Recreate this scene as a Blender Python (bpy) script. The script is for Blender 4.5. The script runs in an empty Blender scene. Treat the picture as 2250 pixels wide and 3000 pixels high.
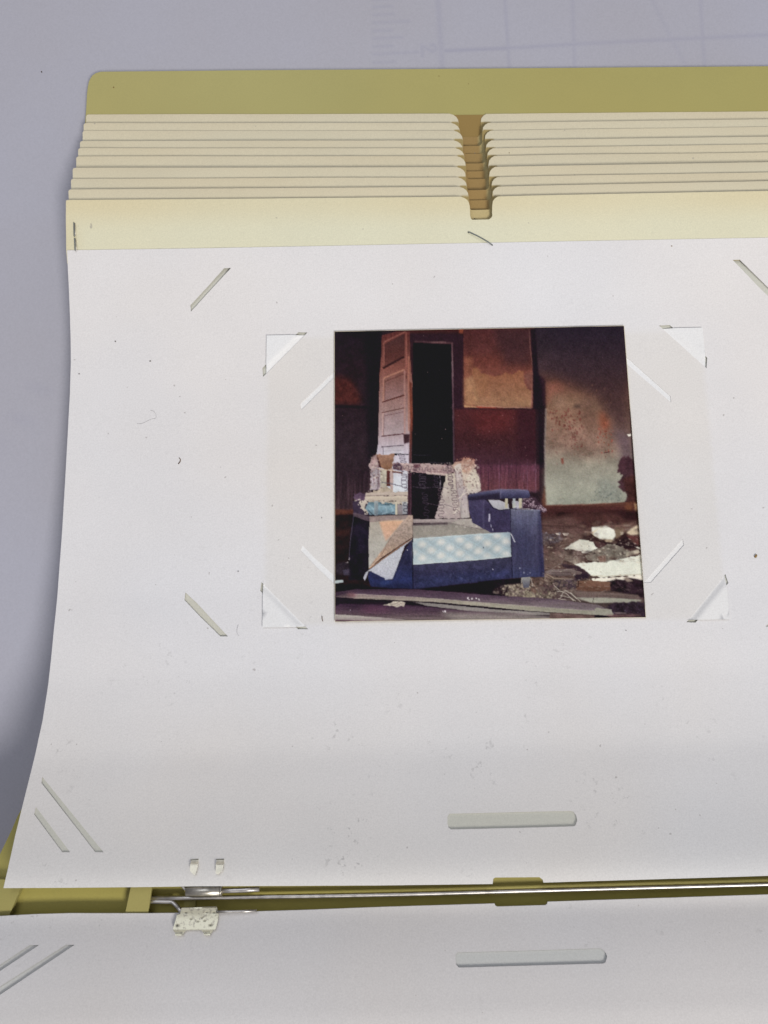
import bpy, bmesh, math
import numpy as np
from mathutils import Vector, Matrix
from mathutils.geometry import delaunay_2d_cdt

SC = bpy.context.scene
COL = SC.collection
# ---- camera: a phone held about 25 cm above the open album, tilted six degrees -------------
F = 2266.0; TILT = math.radians(6.0); DIST = 0.245
cam = bpy.data.cameras.new('camera'); cam_o = bpy.data.objects.new('camera', cam); COL.objects.link(cam_o)
cam_o.location = (0, -DIST * math.sin(TILT), DIST * math.cos(TILT)); cam_o.rotation_euler = (TILT, 0, 0)
cam.sensor_fit = 'VERTICAL'; cam.sensor_height = 24.0; cam.lens = 24.0 * F / 3000.0
cam.clip_start = 0.01; cam.clip_end = 20.0
SC.camera = cam_o
# ---- light: soft room light and one large soft lamp from the viewer's right -----------------
W = bpy.data.worlds.new('World'); SC.world = W; W.use_nodes = True
nt = W.node_tree; nt.nodes.clear()
wo = nt.nodes.new('ShaderNodeOutputWorld'); bg = nt.nodes.new('ShaderNodeBackground'); tc = nt.nodes.new('ShaderNodeTexCoord')
sx = nt.nodes.new('ShaderNodeSeparateXYZ'); cr = nt.nodes.new('ShaderNodeValToRGB')
cr.color_ramp.elements[0].position = 0.0; cr.color_ramp.elements[0].color = (.34, .34, .38, 1)
cr.color_ramp.elements[1].position = 0.9; cr.color_ramp.elements[1].color = (.60, .60, .645, 1)
nt.links.new(tc.outputs['Generated'], sx.inputs[0]); nt.links.new(sx.outputs['Z'], cr.inputs[0])
nt.links.new(cr.outputs[0], bg.inputs[0]); bg.inputs[1].default_value = 0.54; nt.links.new(bg.outputs[0], wo.inputs[0])
def lamp(name, loc, size, energy, color):
    l = bpy.data.lights.new(name, 'AREA'); l.shape = 'DISK'; l.size = size; l.energy = energy; l.color = color
    o = bpy.data.objects.new(name, l); COL.objects.link(o); o.location = loc
    o.rotation_euler = (-Vector(loc)).to_track_quat('-Z', 'Y').to_euler(); return o
lamp('ceiling_lamp', (0.46, -0.75, 1.06), 0.38, 13.5, (1.0, .97, .92))
lamp('window_light', (-0.22, 0.55, 0.72), 0.45, 1.75, (.85, .90, 1.0))
SC.view_settings.view_transform = 'Standard'; SC.view_settings.look = 'None'; SC.view_settings.gamma = 1.0
SC.view_settings.exposure = 0.0; SC.view_settings.use_curve_mapping = False
SC.render.engine = 'CYCLES'; SC.render.resolution_x = 768; SC.render.resolution_y = 1024

# ---- geometry helpers ------------------------------------------------------------------------
ANG = math.radians(1.15)                       # the album lies turned a little to the left
CA, SA = math.cos(ANG), math.sin(ANG)
CT, ST = math.cos(TILT), math.sin(TILT); CAM = np.array(cam_o.location)
def rays(P):
    P = np.asarray(P, float).reshape(-1, 2); x = (P[:, 0] - 1125) / F; y = -(P[:, 1] - 1500) / F
    return np.stack([x, y * CT + ST, y * ST - CT], 1)
def un(P, S):
    """points of the surface z = S(v), v being the album's own up-page axis; S may be a number"""
    r = rays(P); z = np.full(len(r), .02)
    for _ in range(60):
        p = CAM + r * ((z - CAM[2]) / r[:, 2])[:, None]
        if callable(S): z = .5 * z + .5 * S(p[:, 1] * CA - p[:, 0] * SA)
        else: z = np.full(len(r), float(S))
    return CAM + r * ((z - CAM[2]) / r[:, 2])[:, None]
def table_fn(rows):
    """a smooth height profile from (px, py, height in mm) samples"""
    v = []; z = []
    for px, py, h in rows:
        p = un([(px, py)], h / 1000)[0]; v.append(p[1] * CA - p[0] * SA); z.append(h / 1000)
    v = np.array(v); z = np.array(z); o = np.argsort(v); v = v[o]; z = z[o]
    vv = np.linspace(v[0] - .05, v[-1] + .05, 800); zz = np.interp(vv, v, z)
    k = np.hanning(31); k /= k.sum(); zs = np.convolve(np.pad(zz, 15, 'edge'), k, 'valid')
    return lambda q: np.interp(q, vv, zs)
S_FRONT = table_fn([(193, 570, 17.3), (193, 586, 17.2), (197, 730, 15.5), (202, 850, 13.6), (205, 925, 12.5), (207, 1030, 11.7), (205, 1150, 11.4), (197, 1300, 11.8), (190, 1425, 12.9), (181, 1575, 14.6), (168, 1750, 16.8), (150, 1930, 20.4), (142, 2003, 21.8), (125, 2111, 24.7), (101, 2220, 28.0), (65, 2364, 34.2), (44, 2450, 38.0), (22, 2550, 42.4), (10, 2602, 44.2)])
S_LOW = table_fn([(0, 2680, 42.4), (0, 2720, 44.0), (0, 2770, 46.0), (0, 2830, 48.2), (0, 2900, 50.4), (0, 3000, 53), (0, 3150, 55), (0, 3400, 55)])
S_COVER = table_fn([(255, 200, 2.6), (255, 335, 2.4), (200, 1000, 2.4), (190, 1800, 2.6), (160, 2000, 4.5), (130, 2180, 15), (70, 2350, 27.5), (35, 2430, 32), (0, 2500, 36), (-10, 2560, 38.8), (-20, 2620, 39.4), (-20, 2700, 39.4), (-40, 2800, 38.5)])
LZ = [3.0, 4.8, 5.6, 7.6, 8.8, 10.2, 12.6, 13.8, 15.6, 17.2]
V586 = float((lambda p: p[1] * CA - p[0] * SA)(un([(193, 586)], .0172)[0]))
def S_LEAF(z):
    def f(v):
        b = [.05, .09, .16, 1.0] if z > 15 else [.2, .36, .42, 1.0]
        w = np.interp(v, [V586 - .19, V586 - .075, V586 - .026, V586 - .012], b)
        return S_FRONT(v) - (.0173 - z / 1000) * w
    return f
def shift(S, mm): return lambda v: S(v) + mm / 1000
def inpoly(X, Y, P):
    P = np.asarray(P, float); ins = np.zeros(X.shape, bool); n = len(P)
    for i in range(n):
        xa, ya = P[i]; xb, yb = P[(i + 1) % n]
        if ya == yb: continue
        ins ^= ((ya > Y) != (yb > Y)) & (X < (xb - xa) * (Y - ya) / (yb - ya) + xa)
    return ins
def dens(P, step, closed=True, rough=0., seed=1):
    P = [tuple(map(float, p)) for p in P]; r = np.random.RandomState(seed); Q = []
    n = len(P) if closed else len(P) - 1
    for i in range(n):
        a = np.array(P[i]); b = np.array(P[(i + 1) % len(P)]); m = max(int(math.ceil(np.hypot(*(b - a)) / step)), 1)
        for j in range(m):
            q = a + (b - a) * j / m
            if rough and j: q = q + (r.rand(2) - .5) * rough
            Q.append(tuple(q))
    if not closed: Q.append(P[-1])
    return Q
MESHES = {}
def link(name, me, mat, parent=None, origin=(0, 0, 0)):
    o = bpy.data.objects.new(name, me); COL.objects.link(o)
    if mat: me.materials.append(mat)
    o.parent = parent
    return o
def tag(o, label=None, cat=None, group=None, kind=None):
    if label: o['label'] = label
    if cat: o['category'] = cat
    if group: o['group'] = group
    if kind: o['kind'] = kind
    return o
def empty(name, loc, rz=ANG):
    o = bpy.data.objects.new(name, None); COL.objects.link(o); o.location = loc; o.rotation_euler = (0, 0, rz); o.empty_display_size = .005
    return o
def place(o, parent, org):
    """give an object made of world points its own origin and, when it is a part, its thing"""
    M = Matrix.Translation(Vector(org)) @ Matrix.Rotation(ANG, 4, 'Z')
    o.data.transform(M.inverted())
    if parent is not None:
        bpy.context.view_layer.update()
        o.parent = parent; PM = Matrix.Translation(parent.location) @ Matrix.Rotation(parent.rotation_euler.z, 4, 'Z')
        o.matrix_parent_inverse = Matrix.Identity(4); o.matrix_local = PM.inverted() @ M
    else: o.matrix_world = M
    return o
def wob(p, amp, seed):
    r = np.random.RandomState(seed); z = 0
    for i in range(6):
        k = (20 + 55 * r.rand()) * (1 + i * .35); an = r.rand() * 6.28
        z = z + math.pow(.8, i) * np.sin((p[:, 0] * math.cos(an) + p[:, 1] * math.sin(an)) * k + r.rand() * 6.28)
    return z * amp / 3
def sheet(name, outline, holes, S, thick, mat, step=14, parent=None, org=None, age=None, extra=None, wave=0., seed=1, off=None, cons=(), rough=0., redge=None, soil=None, smooth=True, hrough=0.):
    """a bent sheet of paper or board: outline with cut-outs laid on the surface S, given real thickness (m)"""
    O = dens(outline, step, True, rough, seed); H = [dens(h, min(step, 6), True, hrough, seed + i) for i, h in enumerate(holes)]
    pts = list(O); edges = []; n = len(O); edges += [(i, (i + 1) % n) for i in range(n)]
    for h in H:
        b = len(pts); pts += h; edges += [(b + i, b + (i + 1) % len(h)) for i in range(len(h))]
    for c in cons:
        c = dens(c, min(step, 8), False); b = len(pts); pts += c; edges += [(b + i, b + i + 1) for i in range(len(c) - 1)]
    OA = np.array(O); x0, y0 = OA.min(0); x1, y1 = OA.max(0)
    gx, gy = np.meshgrid(np.arange(x0 + step * .5, x1, step), np.arange(y0 + step * .5, y1, step))
    gx = gx + (np.arange(gx.shape[0]) % 2)[:, None] * step * .5; G = np.stack([gx.ravel(), gy.ravel()], 1)
    if extra is not None: G = np.concatenate([G, extra])
    m = inpoly(G[:, 0], G[:, 1], O)
    allb = np.array(pts)
    for h in H: m &= ~inpoly(G[:, 0], G[:, 1], h)
    G = G[m]
    if len(G):
        keep = np.ones(len(G), bool)
        for i in range(0, len(G), 4000):
            d = ((G[i:i + 4000, None, :] - allb[None]) ** 2).sum(2).min(1) if len(allb) < 4000 else 99
            keep[i:i + 4000] = d > 2.5
        G = G[keep]
    pts = pts + [tuple(g) for g in G]
    vo, eo, fo, *_ = delaunay_2d_cdt([Vector(p) for p in pts], edges, [], 0, 1e-5)
    P = np.array([(v[0], v[1]) for v in vo]); T = np.array([f for f in fo if len(f) == 3])
    C = P[T].mean(1); m = inpoly(C[:, 0], C[:, 1], O)
    for h in H: m &= ~inpoly(C[:, 0], C[:, 1], h)
    T = T[m]; a = P[T[:, 1]] - P[T[:, 0]]; b = P[T[:, 2]] - P[T[:, 0]]; flip = (a[:, 0] * b[:, 1] - a[:, 1] * b[:, 0]) > 0
    T[flip] = T[flip][:, ::-1]                                   # pixel rows run downwards: make faces look up
    used = np.unique(T); re = -np.ones(len(P), int); re[used] = np.arange(len(used)); P = P[used]; T = re[T]
    Wp = un(P, S)
    if wave: Wp[:, 2] += wob(Wp, wave, seed)
    if off is not None: Wp[:, 2] += off(P)
    n = len(P); B = Wp.copy(); B[:, 2] -= thick
    E = {}
    for t in T:
        for i in range(3):
            e = (t[i], t[(i + 1) % 3]); E[e] = 1
    side = [(e[1], e[0], e[0] + n, e[1] + n) for e in E if (e[1], e[0]) not in E]
    faces = [tuple(t) for t in T] + [(t[2] + n, t[1] + n, t[0] + n) for t in T] + side
    me = bpy.data.meshes.new(name); me.from_pydata(np.concatenate([Wp, B]).tolist(), [], [tuple(int(i) for i in f) for f in faces])
    sm = np.zeros(len(faces), bool); sm[:2 * len(T)] = smooth; me.polygons.foreach_set('use_smooth', sm)
    if age is not None:
        at = me.attributes.new('age', 'FLOAT_COLOR', 'POINT'); A = np.ones((2 * n, 4)); A[:n, :3] = age(P); A[n:, :3] = A[:n, :3]; at.data.foreach_set('color', A.ravel())  # holds yellowing, painted light falloff on the white pages, and darker plate dents
    if soil is not None:
        at = me.attributes.new('soil', 'FLOAT_COLOR', 'POINT'); A = np.ones((2 * n, 4)); q = soil(P); A[:n, :3] = q[:, None]; A[n:, :3] = q[:, None]; at.data.foreach_set('color', A.ravel())
    # sharp rims keep the cut edges crisp
    me.update(); at = me.attributes.new('sharp_edge', 'BOOLEAN', 'EDGE')
    ev = np.zeros(len(me.edges) * 2, int); me.edges.foreach_get('vertices', ev); ev = ev.reshape(-1, 2)
    rim = set(); 
    for s_ in side: rim.add((min(s_[0], s_[1]), max(s_[0], s_[1]))); rim.add((min(s_[2], s_[3]), max(s_[2], s_[3])))
    at.data.foreach_set('value', [(int(min(a_, b_)), int(max(a_, b_))) in rim for a_, b_ in ev])
    if redge: me.materials.append(mat); me.materials.append(redge); mi = np.zeros(len(faces), np.int32); mi[2 * len(T):] = 1; me.polygons.foreach_set('material_index', mi)
    o = link(name, me, None if redge else mat)
    if org is None: org = Wp[:, :].mean(0)
    return place(o, parent, org)
def tube(name, P, rad, mat, parent=None, seg=14, flat=1., org=None, caps=True, lens=None):
    """a round (or flattened) wire through world points"""
    P = [Vector(p) for p in P]; R = [rad] * len(P) if not hasattr(rad, '__len__') else list(rad)
    vs = []; fs = []; up = Vector((0, 0, 1))
    for i, p in enumerate(P):
        t = (P[min(i + 1, len(P) - 1)] - P[max(i - 1, 0)]).normalized(); s = t.cross(up)
        if s.length < 1e-4: s = Vector((1, 0, 0))
        s.normalize(); u = s.cross(t)
        for k in range(seg):
            a = 2 * math.pi * k / seg; vs.append(p + s * math.cos(a) * R[i] + u * math.sin(a) * R[i] * flat)
    for i in range(len(P) - 1):
        for k in range(seg):
            a, b = i * seg + k, i * seg + (k + 1) % seg; fs.append((a, b, b + seg, a + seg))
    if caps: fs.append(tuple(range(seg))[::-1]); fs.append(tuple(range((len(P) - 1) * seg, len(P) * seg)))
    me = bpy.data.meshes.new(name); me.from_pydata([tuple(v) for v in vs], [], fs)
    bm = bmesh.new(); bm.from_mesh(me); bmesh.ops.recalc_face_normals(bm, faces=bm.faces); bm.to_mesh(me); bm.free()
    me.polygons.foreach_set('use_smooth', [len(f) == 4 for f in fs])
    o = link(name, me, mat)
    return place(o, parent, org if org is not None else tuple(P[0]))
def bend(P, n=6):
    """round the corners of a polyline"""
    P = [Vector(p) for p in P]; Q = [P[0]]
    for i in range(1, len(P) - 1):
        a, b, c = P[i - 1], P[i], P[i + 1]; d = min((a - b).length, (c - b).length) * .35
        p0 = b + (a - b).normalized() * d; p1 = b + (c - b).normalized() * d
        for k in range(n + 1): t = k / n; Q.append(p0.lerp(b, t).lerp(b.lerp(p1, t), t))
    return Q + [P[-1]]

# ---- materials -------------------------------------------------------------------------------
def lin(c):
    c = np.asarray(c, float) / 255; return np.where(c < .04045, c / 12.92, ((c + .055) / 1.055) ** 2.4)
EXPO = .80                                      # how bright a perfect white page is lit here
def alb(r, g, b, e=None): return tuple(np.clip(lin((r, g, b)) / (e or EXPO), 0, .9)) + (1,)
class Mat:
    def __init__(s, name, rough=.6, spec=.3, metal=0.):
        s.m = bpy.data.materials.new(name); s.m.use_nodes = True; s.t = s.m.node_tree; s.b = s.t.nodes['Principled BSDF']
        s.b.inputs['Roughness'].default_value = rough; s.b.inputs['Specular IOR Level'].default_value = spec; s.b.inputs['Metallic'].default_value = metal
        oi = s.n('ShaderNodeObjectInfo'); mu = s.n('ShaderNodeVectorMath', operation='SCALE'); mu.inputs[0].default_value = (7.3, 3.1, 5.7); s.t.links.new(oi.outputs['Random'], mu.inputs['Scale'])
        ad = s.n('ShaderNodeVectorMath', operation='ADD'); s.t.links.new(s.n('ShaderNodeTexCoord').outputs['Object'], ad.inputs[0]); s.t.links.new(mu.outputs[0], ad.inputs[1]); s.co = ad.outputs[0]
    def n(s, k, **kw):
        x = s.t.nodes.new(k)
        for a, v in kw.items(): setattr(x, a, v)
        return x
    def l(s, a, b): s.t.links.new(a, b)
    def noise(s, scale, detail=4, rough=.55, vec=None):
        x = s.n('ShaderNodeTexNoise'); x.inputs['Scale'].default_value = scale; x.inputs['Detail'].default_value = detail; x.inputs['Roughness'].default_value = rough
        s.l(vec or s.co, x.inputs['Vector']); return x
    def ramp(s, src, stops):
        r = s.n('ShaderNodeValToRGB'); e = r.color_ramp.elements
        while len(e) < len(stops): e.new(.5)
        for i, (p, c) in enumerate(stops): e[i].position = p; e[i].color = c if len(c) == 4 else (*c, 1)
        s.l(src, r.inputs[0]); return r.outputs[0]
    def mix(s, f, a, b, mode='MIX'):
        x = s.n('ShaderNodeMix', data_type='RGBA', blend_type=mode)
        for v, i in ((f, 0), (a, 6), (b, 7)):
            if hasattr(v, 'is_linked'): s.l(v, x.inputs[i])
            else: x.inputs[i].default_value = v
        return x.outputs[2]
    def bump(s, src, dist, strength=1.):
        x = s.n('ShaderNodeBump'); x.inputs['Distance'].default_value = dist; x.inputs['Strength'].default_value = strength
        s.l(src, x.inputs['Height']); s.l(x.outputs[0], s.b.inputs['Normal'])
def paper(name, base, rough=.75, spec=.2, dirt=.0, use_age_shade=True, grain=.15, mott=.04):
    """uncoated paper or board: fibre grain, faint mottling, small dirt specks; 'age' multiplies the colour, carrying yellowing and, on the white pages, light falloff"""
    M = Mat(name, rough, spec); c = base
    m1 = M.noise(28, 3); c = M.mix(1., c, M.ramp(m1.outputs[0], [(.3, (1 - mott,) * 3), (.7, (1 + 0 * mott, 1, 1))]), 'MULTIPLY')
    m2 = M.noise(12, 2); c = M.mix(1., c, M.ramp(m2.outputs[0], [(.35, (1, .985, .965)), (.65, (.975, .985, 1))]), 'MULTIPLY')
    g = M.noise(2400, 2, .8); c = M.mix(1., c, M.ramp(g.outputs[0], [(.25, (1 - grain,) * 3), (.75, (1, 1, 1))]), 'MULTIPLY')
    if use_age_shade:
        a = M.n('ShaderNodeAttribute', attribute_name='age'); c = M.mix(1., c, a.outputs['Color'], 'MULTIPLY')
    if dirt:
        d = M.noise(520, 3, .6); z = M.noise(45, 2)
        f = M.mix(1., M.ramp(d.outputs[0], [(.62, (0, 0, 0)), (.69, (1, 1, 1))]), M.ramp(z.outputs[0], [(.5, (0, 0, 0)), (.68, (1, 1, 1))]), 'MULTIPLY')
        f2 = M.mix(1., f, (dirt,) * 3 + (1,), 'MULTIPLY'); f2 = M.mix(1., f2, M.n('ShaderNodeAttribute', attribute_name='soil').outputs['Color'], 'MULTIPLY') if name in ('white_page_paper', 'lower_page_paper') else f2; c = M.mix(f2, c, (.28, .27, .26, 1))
        d2 = M.noise(560, 1, .4); f3 = M.mix(1., M.ramp(d2.outputs[0], [(.80, (0, 0, 0)), (.82, (1, 1, 1))]), (.5, .5, .5, 1), 'MULTIPLY'); c = M.mix(f3, c, (.3, .27, .25, 1))
    M.l(c, M.b.inputs['Base Color'])
    h = M.noise(1500, 5, .65); M.bump(h.outputs[0], .00004, .35)
    return M.m
WHITE = alb(214, 212, 212)
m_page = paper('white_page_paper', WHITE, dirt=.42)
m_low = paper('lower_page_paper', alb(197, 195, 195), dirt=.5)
m_mount = paper('mount_sheet_paper', alb(224, 221, 228), use_age_shade=False, dirt=.1)
m_cream = paper('cream_leaf_paper', alb(212, 209, 188), use_age_shade=True, dirt=.06, mott=.04)
m_edge = paper('yellowed_cut_edge', alb(150, 128, 84), use_age_shade=False)
m_under = paper('shaded_leaf_paper', alb(186, 186, 182), use_age_shade=False)
m_olive = paper('olive_cover_board', alb(161, 153, 94), rough=.5, spec=.35, use_age_shade=False, grain=.1, mott=.06)
m_olive2 = paper('olive_spine_board', alb(146, 138, 82), rough=.5, spec=.35, use_age_shade=False, grain=.1, mott=.1)
m_olive3 = paper('olive_spine_lining', alb(160, 150, 80), rough=.5, spec=.35, use_age_shade=False, grain=.1, mott=.1)
m_brown = paper('brown_backing_board', alb(140, 117, 70), use_age_shade=False, grain=.1, mott=.08)
def metal(name, col, rough, scale=500, dark=.5, spots=None):
    M = Mat(name, rough, .5, 1.); n = M.noise(scale, 4)
    c = M.mix(1., col, M.ramp(n.outputs[0], [(.35, (dark,) * 3), (.6, (1, 1, 1))]), 'MULTIPLY')
    if spots:
        s = M.noise(spots, 3, .6); c = M.mix(M.ramp(s.outputs[0], [(.62, (0, 0, 0)), (.72, (.8, .8, .8))]), c, (.10, .09, .11, 1))
    M.l(c, M.b.inputs['Base Color']); r = M.n('ShaderNodeMapRange'); M.l(n.outputs[0], r.inputs[0]); r.inputs[3].default_value = rough - .08; r.inputs[4].default_value = rough + .15; M.l(r.outputs[0], M.b.inputs['Roughness'])
    return M.m
m_steel = metal('steel_wire', (.60, .57, .54, 1), .38, dark=.75)
m_plate = Mat('dull_zinc_plate', .42, .5, .6)
_n = m_plate.noise(1100, 4, .6); _s = m_plate.noise(700, 3, .6)
_c = m_plate.mix(m_plate.ramp(_n.outputs[0], [(.52, (0, 0, 0)), (.64, (.6, .6, .6))]), alb(184, 180, 160, .78), alb(120, 112, 104))
_c = m_plate.mix(m_plate.ramp(_s.outputs[0], [(.68, (0, 0, 0)), (.74, (.5, .5, .5))]), _c, alb(92, 84, 90))
_a = m_plate.n('ShaderNodeAttribute', attribute_name='age'); _c = m_plate.mix(1., _c, _a.outputs['Color'], 'MULTIPLY'); m_plate.l(_c, m_plate.b.inputs['Base Color']); m_plate.bump(_n.outputs[0], .00004, .3); m_plate = m_plate.m  # on the plate 'age' holds only the darker dents
m_prong = metal('bright_zinc_prong', (.95, .90, .74, 1), .5, 420, .7)
m_barrel = metal('worn_barrel', (.62, .58, .50, 1), .34, 260, .45, 330)
m_staple = metal('dark_staple_wire', (.26, .28, .28, 1), .5, dark=.9)
def plain(name, c, rough=.7):
    M = Mat(name, rough, .2); n = M.noise(900, 3); M.l(M.mix(1., c, M.ramp(n.outputs[0], [(.3, (.6, .6, .6)), (.7, (1, 1, 1))]), 'MULTIPLY'), M.b.inputs['Base Color']); return M.m

# ---- the work table: a pale grey-violet mat with faint rule marks ------------------------------
def seg_d(X, Y, a, b):
    ax, ay = a; bx, by = b; dx, dy = bx - ax, by - ay; t = np.clip(((X - ax) * dx + (Y - ay) * dy) / (dx * dx + dy * dy), 0, 1)
    return np.hypot(X - ax - t * dx, Y - ay - t * dy)
INK = [((1262, -320), (1298, 230), 9, .45), ((1458, -330), (1494, 230), 5, .5), ((1666, -320), (1685, 230), 6, .4), ((2034, -320), (2066, 230), 6, .4), ((1880, -60), (2020, 215), 7, .22),
       ((1305, 149), (1488, 141), 5, .85), ((1488, 141), (1688, 129), 5, .6), ((1688, 129), (2250, 102), 6, .5), ((2250, 102), (2900, 66), 6, .5), ((170, 1080), (-60, 1380), 9, .25)]
for i_, (y_, l_) in enumerate([(-24, 60), (-2, 110), (21, 56), (44, 60), (67, 104), (91, 54), (113, 84), (137, 56), (159, 130), (184, 62)]):
    INK.append(((1094, y_), (1094 + l_, y_ - l_ * .05), 4.5, .42))
for a_, b_ in (((1238, 164), (1236, 134)), ((1236, 134), (1268, 152)), ((1268, 152), (1278, 142)), ((1278, 142), (1270, 130)), ((1270, 130), (1262, 132))): INK.append((a_, b_, 5, .5))
def ink(X, Y):
    t = 0
    for a, b, w, s in INK: t = np.maximum(t, .62 * s * np.exp(-(seg_d(X, Y, a, b) / w) ** 2))
    return t
xs = np.unique(np.concatenate([np.linspace(-9000, 11000, 30), np.arange(-300, 1050, 60), np.arange(1050, 2400, 5), np.arange(2400, 3000, 40)]))
ys = np.unique(np.concatenate([np.linspace(-9000, 9000, 30), np.arange(-400, -40, 20), np.arange(-40, 240, 5), np.arange(240, 1500, 30)]))
gx, gy = np.meshgrid(xs, ys); TW = np.zeros((gx.size, 3)); q0 = un([(1125, 1500)], 0.)[0]
rr = un(np.stack([np.clip(gx.ravel(), -2500, 4500), np.clip(gy.ravel(), -1500, 3500)], 1), 0.)
TW[:] = rr; ex = gx.ravel(); ey = gy.ravel()
TW[:, 0] += np.where(ex < -2500, ex + 2500, np.where(ex > 4500, ex - 4500, 0)) * .0001; TW[:, 1] -= np.where(ey < -1500, ey + 1500, np.where(ey > 3500, ey - 3500, 0)) * .0001; TW[:, 2] = 0
nx_, ny_ = len(xs), len(ys); TF = [(j * nx_ + i, (j + 1) * nx_ + i, (j + 1) * nx_ + i + 1, j * nx_ + i + 1) for j in range(ny_ - 1) for i in range(nx_ - 1)]
me = bpy.data.meshes.new('table_top'); me.from_pydata(TW.tolist(), [], TF)
at = me.attributes.new('ink', 'FLOAT_COLOR', 'POINT'); kk = ink(ex, ey); A = np.ones((len(TW), 4)); A[:, 0] = A[:, 1] = A[:, 2] = kk; at.data.foreach_set('color', A.ravel())
M = Mat('grey_violet_mat', .55, .3); a = M.n('ShaderNodeAttribute', attribute_name='ink')
n1 = M.noise(9, 3); c = M.ramp(n1.outputs[0], [(.3, alb(159, 157, 164, .8)), (.7, alb(162, 162, 173, .8))])
n2 = M.noise(1800, 3, .7); c = M.mix(1., c, M.ramp(n2.outputs[0], [(.3, (.9, .9, .9)), (.7, (1, 1, 1))]), 'MULTIPLY')
c = M.mix(M.mix(1., a.outputs['Color'], (.55, .55, .55, 1), 'MULTIPLY'), c, alb(112, 112, 142)); M.l(c, M.b.inputs['Base Color']); M.bump(n2.outputs[0], .00005, .3)
tag(link('table_top', me, M.m), kind='structure')

# ---- the album cover ---------------------------------------------------------------------------
p0 = un([(255, 335)], .0)[0]
cover = tag(empty('album_cover', (p0[0], p0[1], 0)), 'olive green board album cover with rounded top corner, lying under the whole stack of leaves', 'album cover')
back = [(250, 353), (252, 325), (255, 274), (257, 256), (260, 241), (264, 231), (271, 221), (281, 214), (296, 210), (700, 206), (1125, 203), (1700, 198.5), (2250, 194), (2560, 191), (2578, 196), (2592, 208), (2598, 226), (2604, 353),
        (2690, 1000), (2750, 1800), (2830, 2150), (2830, 2180), (140, 2180), (160, 2050), (200, 1800), (220, 1300), (228, 1000), (236, 600)]
sheet('back_board', back, [], S_COVER, .0022, m_olive, 30, cover, seed=3, smooth=False)
ramp = [(141, 2183), (74, 2350), (50, 2394), (35, 2430), (0, 2502), (-40, 2570), (-60, 2620), (-80, 2800), (3050, 2800), (2985, 2600), (2960, 2500), (2832, 2183)]
sheet('spine_board', ramp, [], S_COVER, .002, m_olive3, 24, cover, seed=4)
sheet('front_board', [(-105, 2796), (3060, 2796), (3180, 3000), (3210, 3440), (-270, 3440), (-240, 3000)], [], shift(S_LOW, -6.5), .002, m_olive2, 40, cover, seed=5)
FL = shift(S_COVER, 0)
# raised straps across the spine
sheet('spine_strap', [(-70, 2575), (70, 2578), (60, 2604), (25, 2686), (20, 2720), (-90, 2720)], [], shift(S_COVER, 2.2), .0018, m_olive2, 12, cover)
sheet('spine_strap', [(390, 2570), (451, 2570), (445, 2600), (436, 2660), (430, 2700), (362, 2700), (368, 2670), (382, 2604)], [], .0423, .0009, m_olive2, 12, cover)
sheet('spine_patch', [(540, 2600), (574, 2600), (571, 2700), (540, 2700)], [], .0401, .0008, m_olive2, 12, cover)

# ---- the stepped leaves ----------------------------------------------------------------------
XL = [252, 245, 242, 234, 229, 223, 213, 208, 200, 193]
YL = [335, 361, 383, 413, 434, 458, 492, 524, 555, 586]
YN = [333, 360, 383, 411, 434, 457, 489, 519, 547, 576]
YR = [326, 349, 371, 400, 423, 446, 475, 505, 530, 559]
NL = [1345, 1349, 1357, 1357, 1362, 1366, 1366, 1369, 1374, 1377]
NR = [1408, 1413, 1420, 1423, 1427, 1431, 1433, 1440, 1442, 1442]
BOT = [(10, 2602), (200, 2601), (440, 2599), (570, 2597), (1125, 2594), (1443, 2589.5)]
def top_y(k, x): return float(np.interp(x, [XL[k], 1400, 2250, 3000], [YL[k], YN[k], YR[k], YR[k] - (YN[k] - YR[k]) * .88]))
def leaf_outline(k, bottom, xb):
    xl = XL[k]; nl, nr = NL[k], NR[k]; xr = nl + nr - xl + 8; tl = top_y(k, nl); tr = top_y(k, nr); d = 68
    L = [(xl, top_y(k, xl) + 6), (xl + 2, top_y(k, xl) + 1.5), (xl + 7, top_y(k, xl) - .2)]
    L += [(x, top_y(k, x)) for x in (500, 800, 1100, 1250)]
    L += [(nl - 28, tl), (nl - 17, tl + 3.5), (nl - 8, tl + 10), (nl - 3, tl + 18), (nl - .5, tl + 30), (nl + .5, tl + d - 12), (nl + 2.5, tl + d - 4), (nl + 7, tl + d)]
    L += [(nr - 9, tr + d - .3), (nr - 2, tr + d - 6), (nr + .6, tr + d - 12), (nr - .6, tr + d - 18), (nr, tr + 28), (nr + 2, tr + 14), (nr + 8, tr + 6), (nr + 17, tr + .5)]
    L += [(x, top_y(k, x)) for x in (1600, 1900, 2250)] + [(xr - 8, top_y(k, xr)), (xr, top_y(k, xr) + 6)]
    return L, xr
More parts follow.
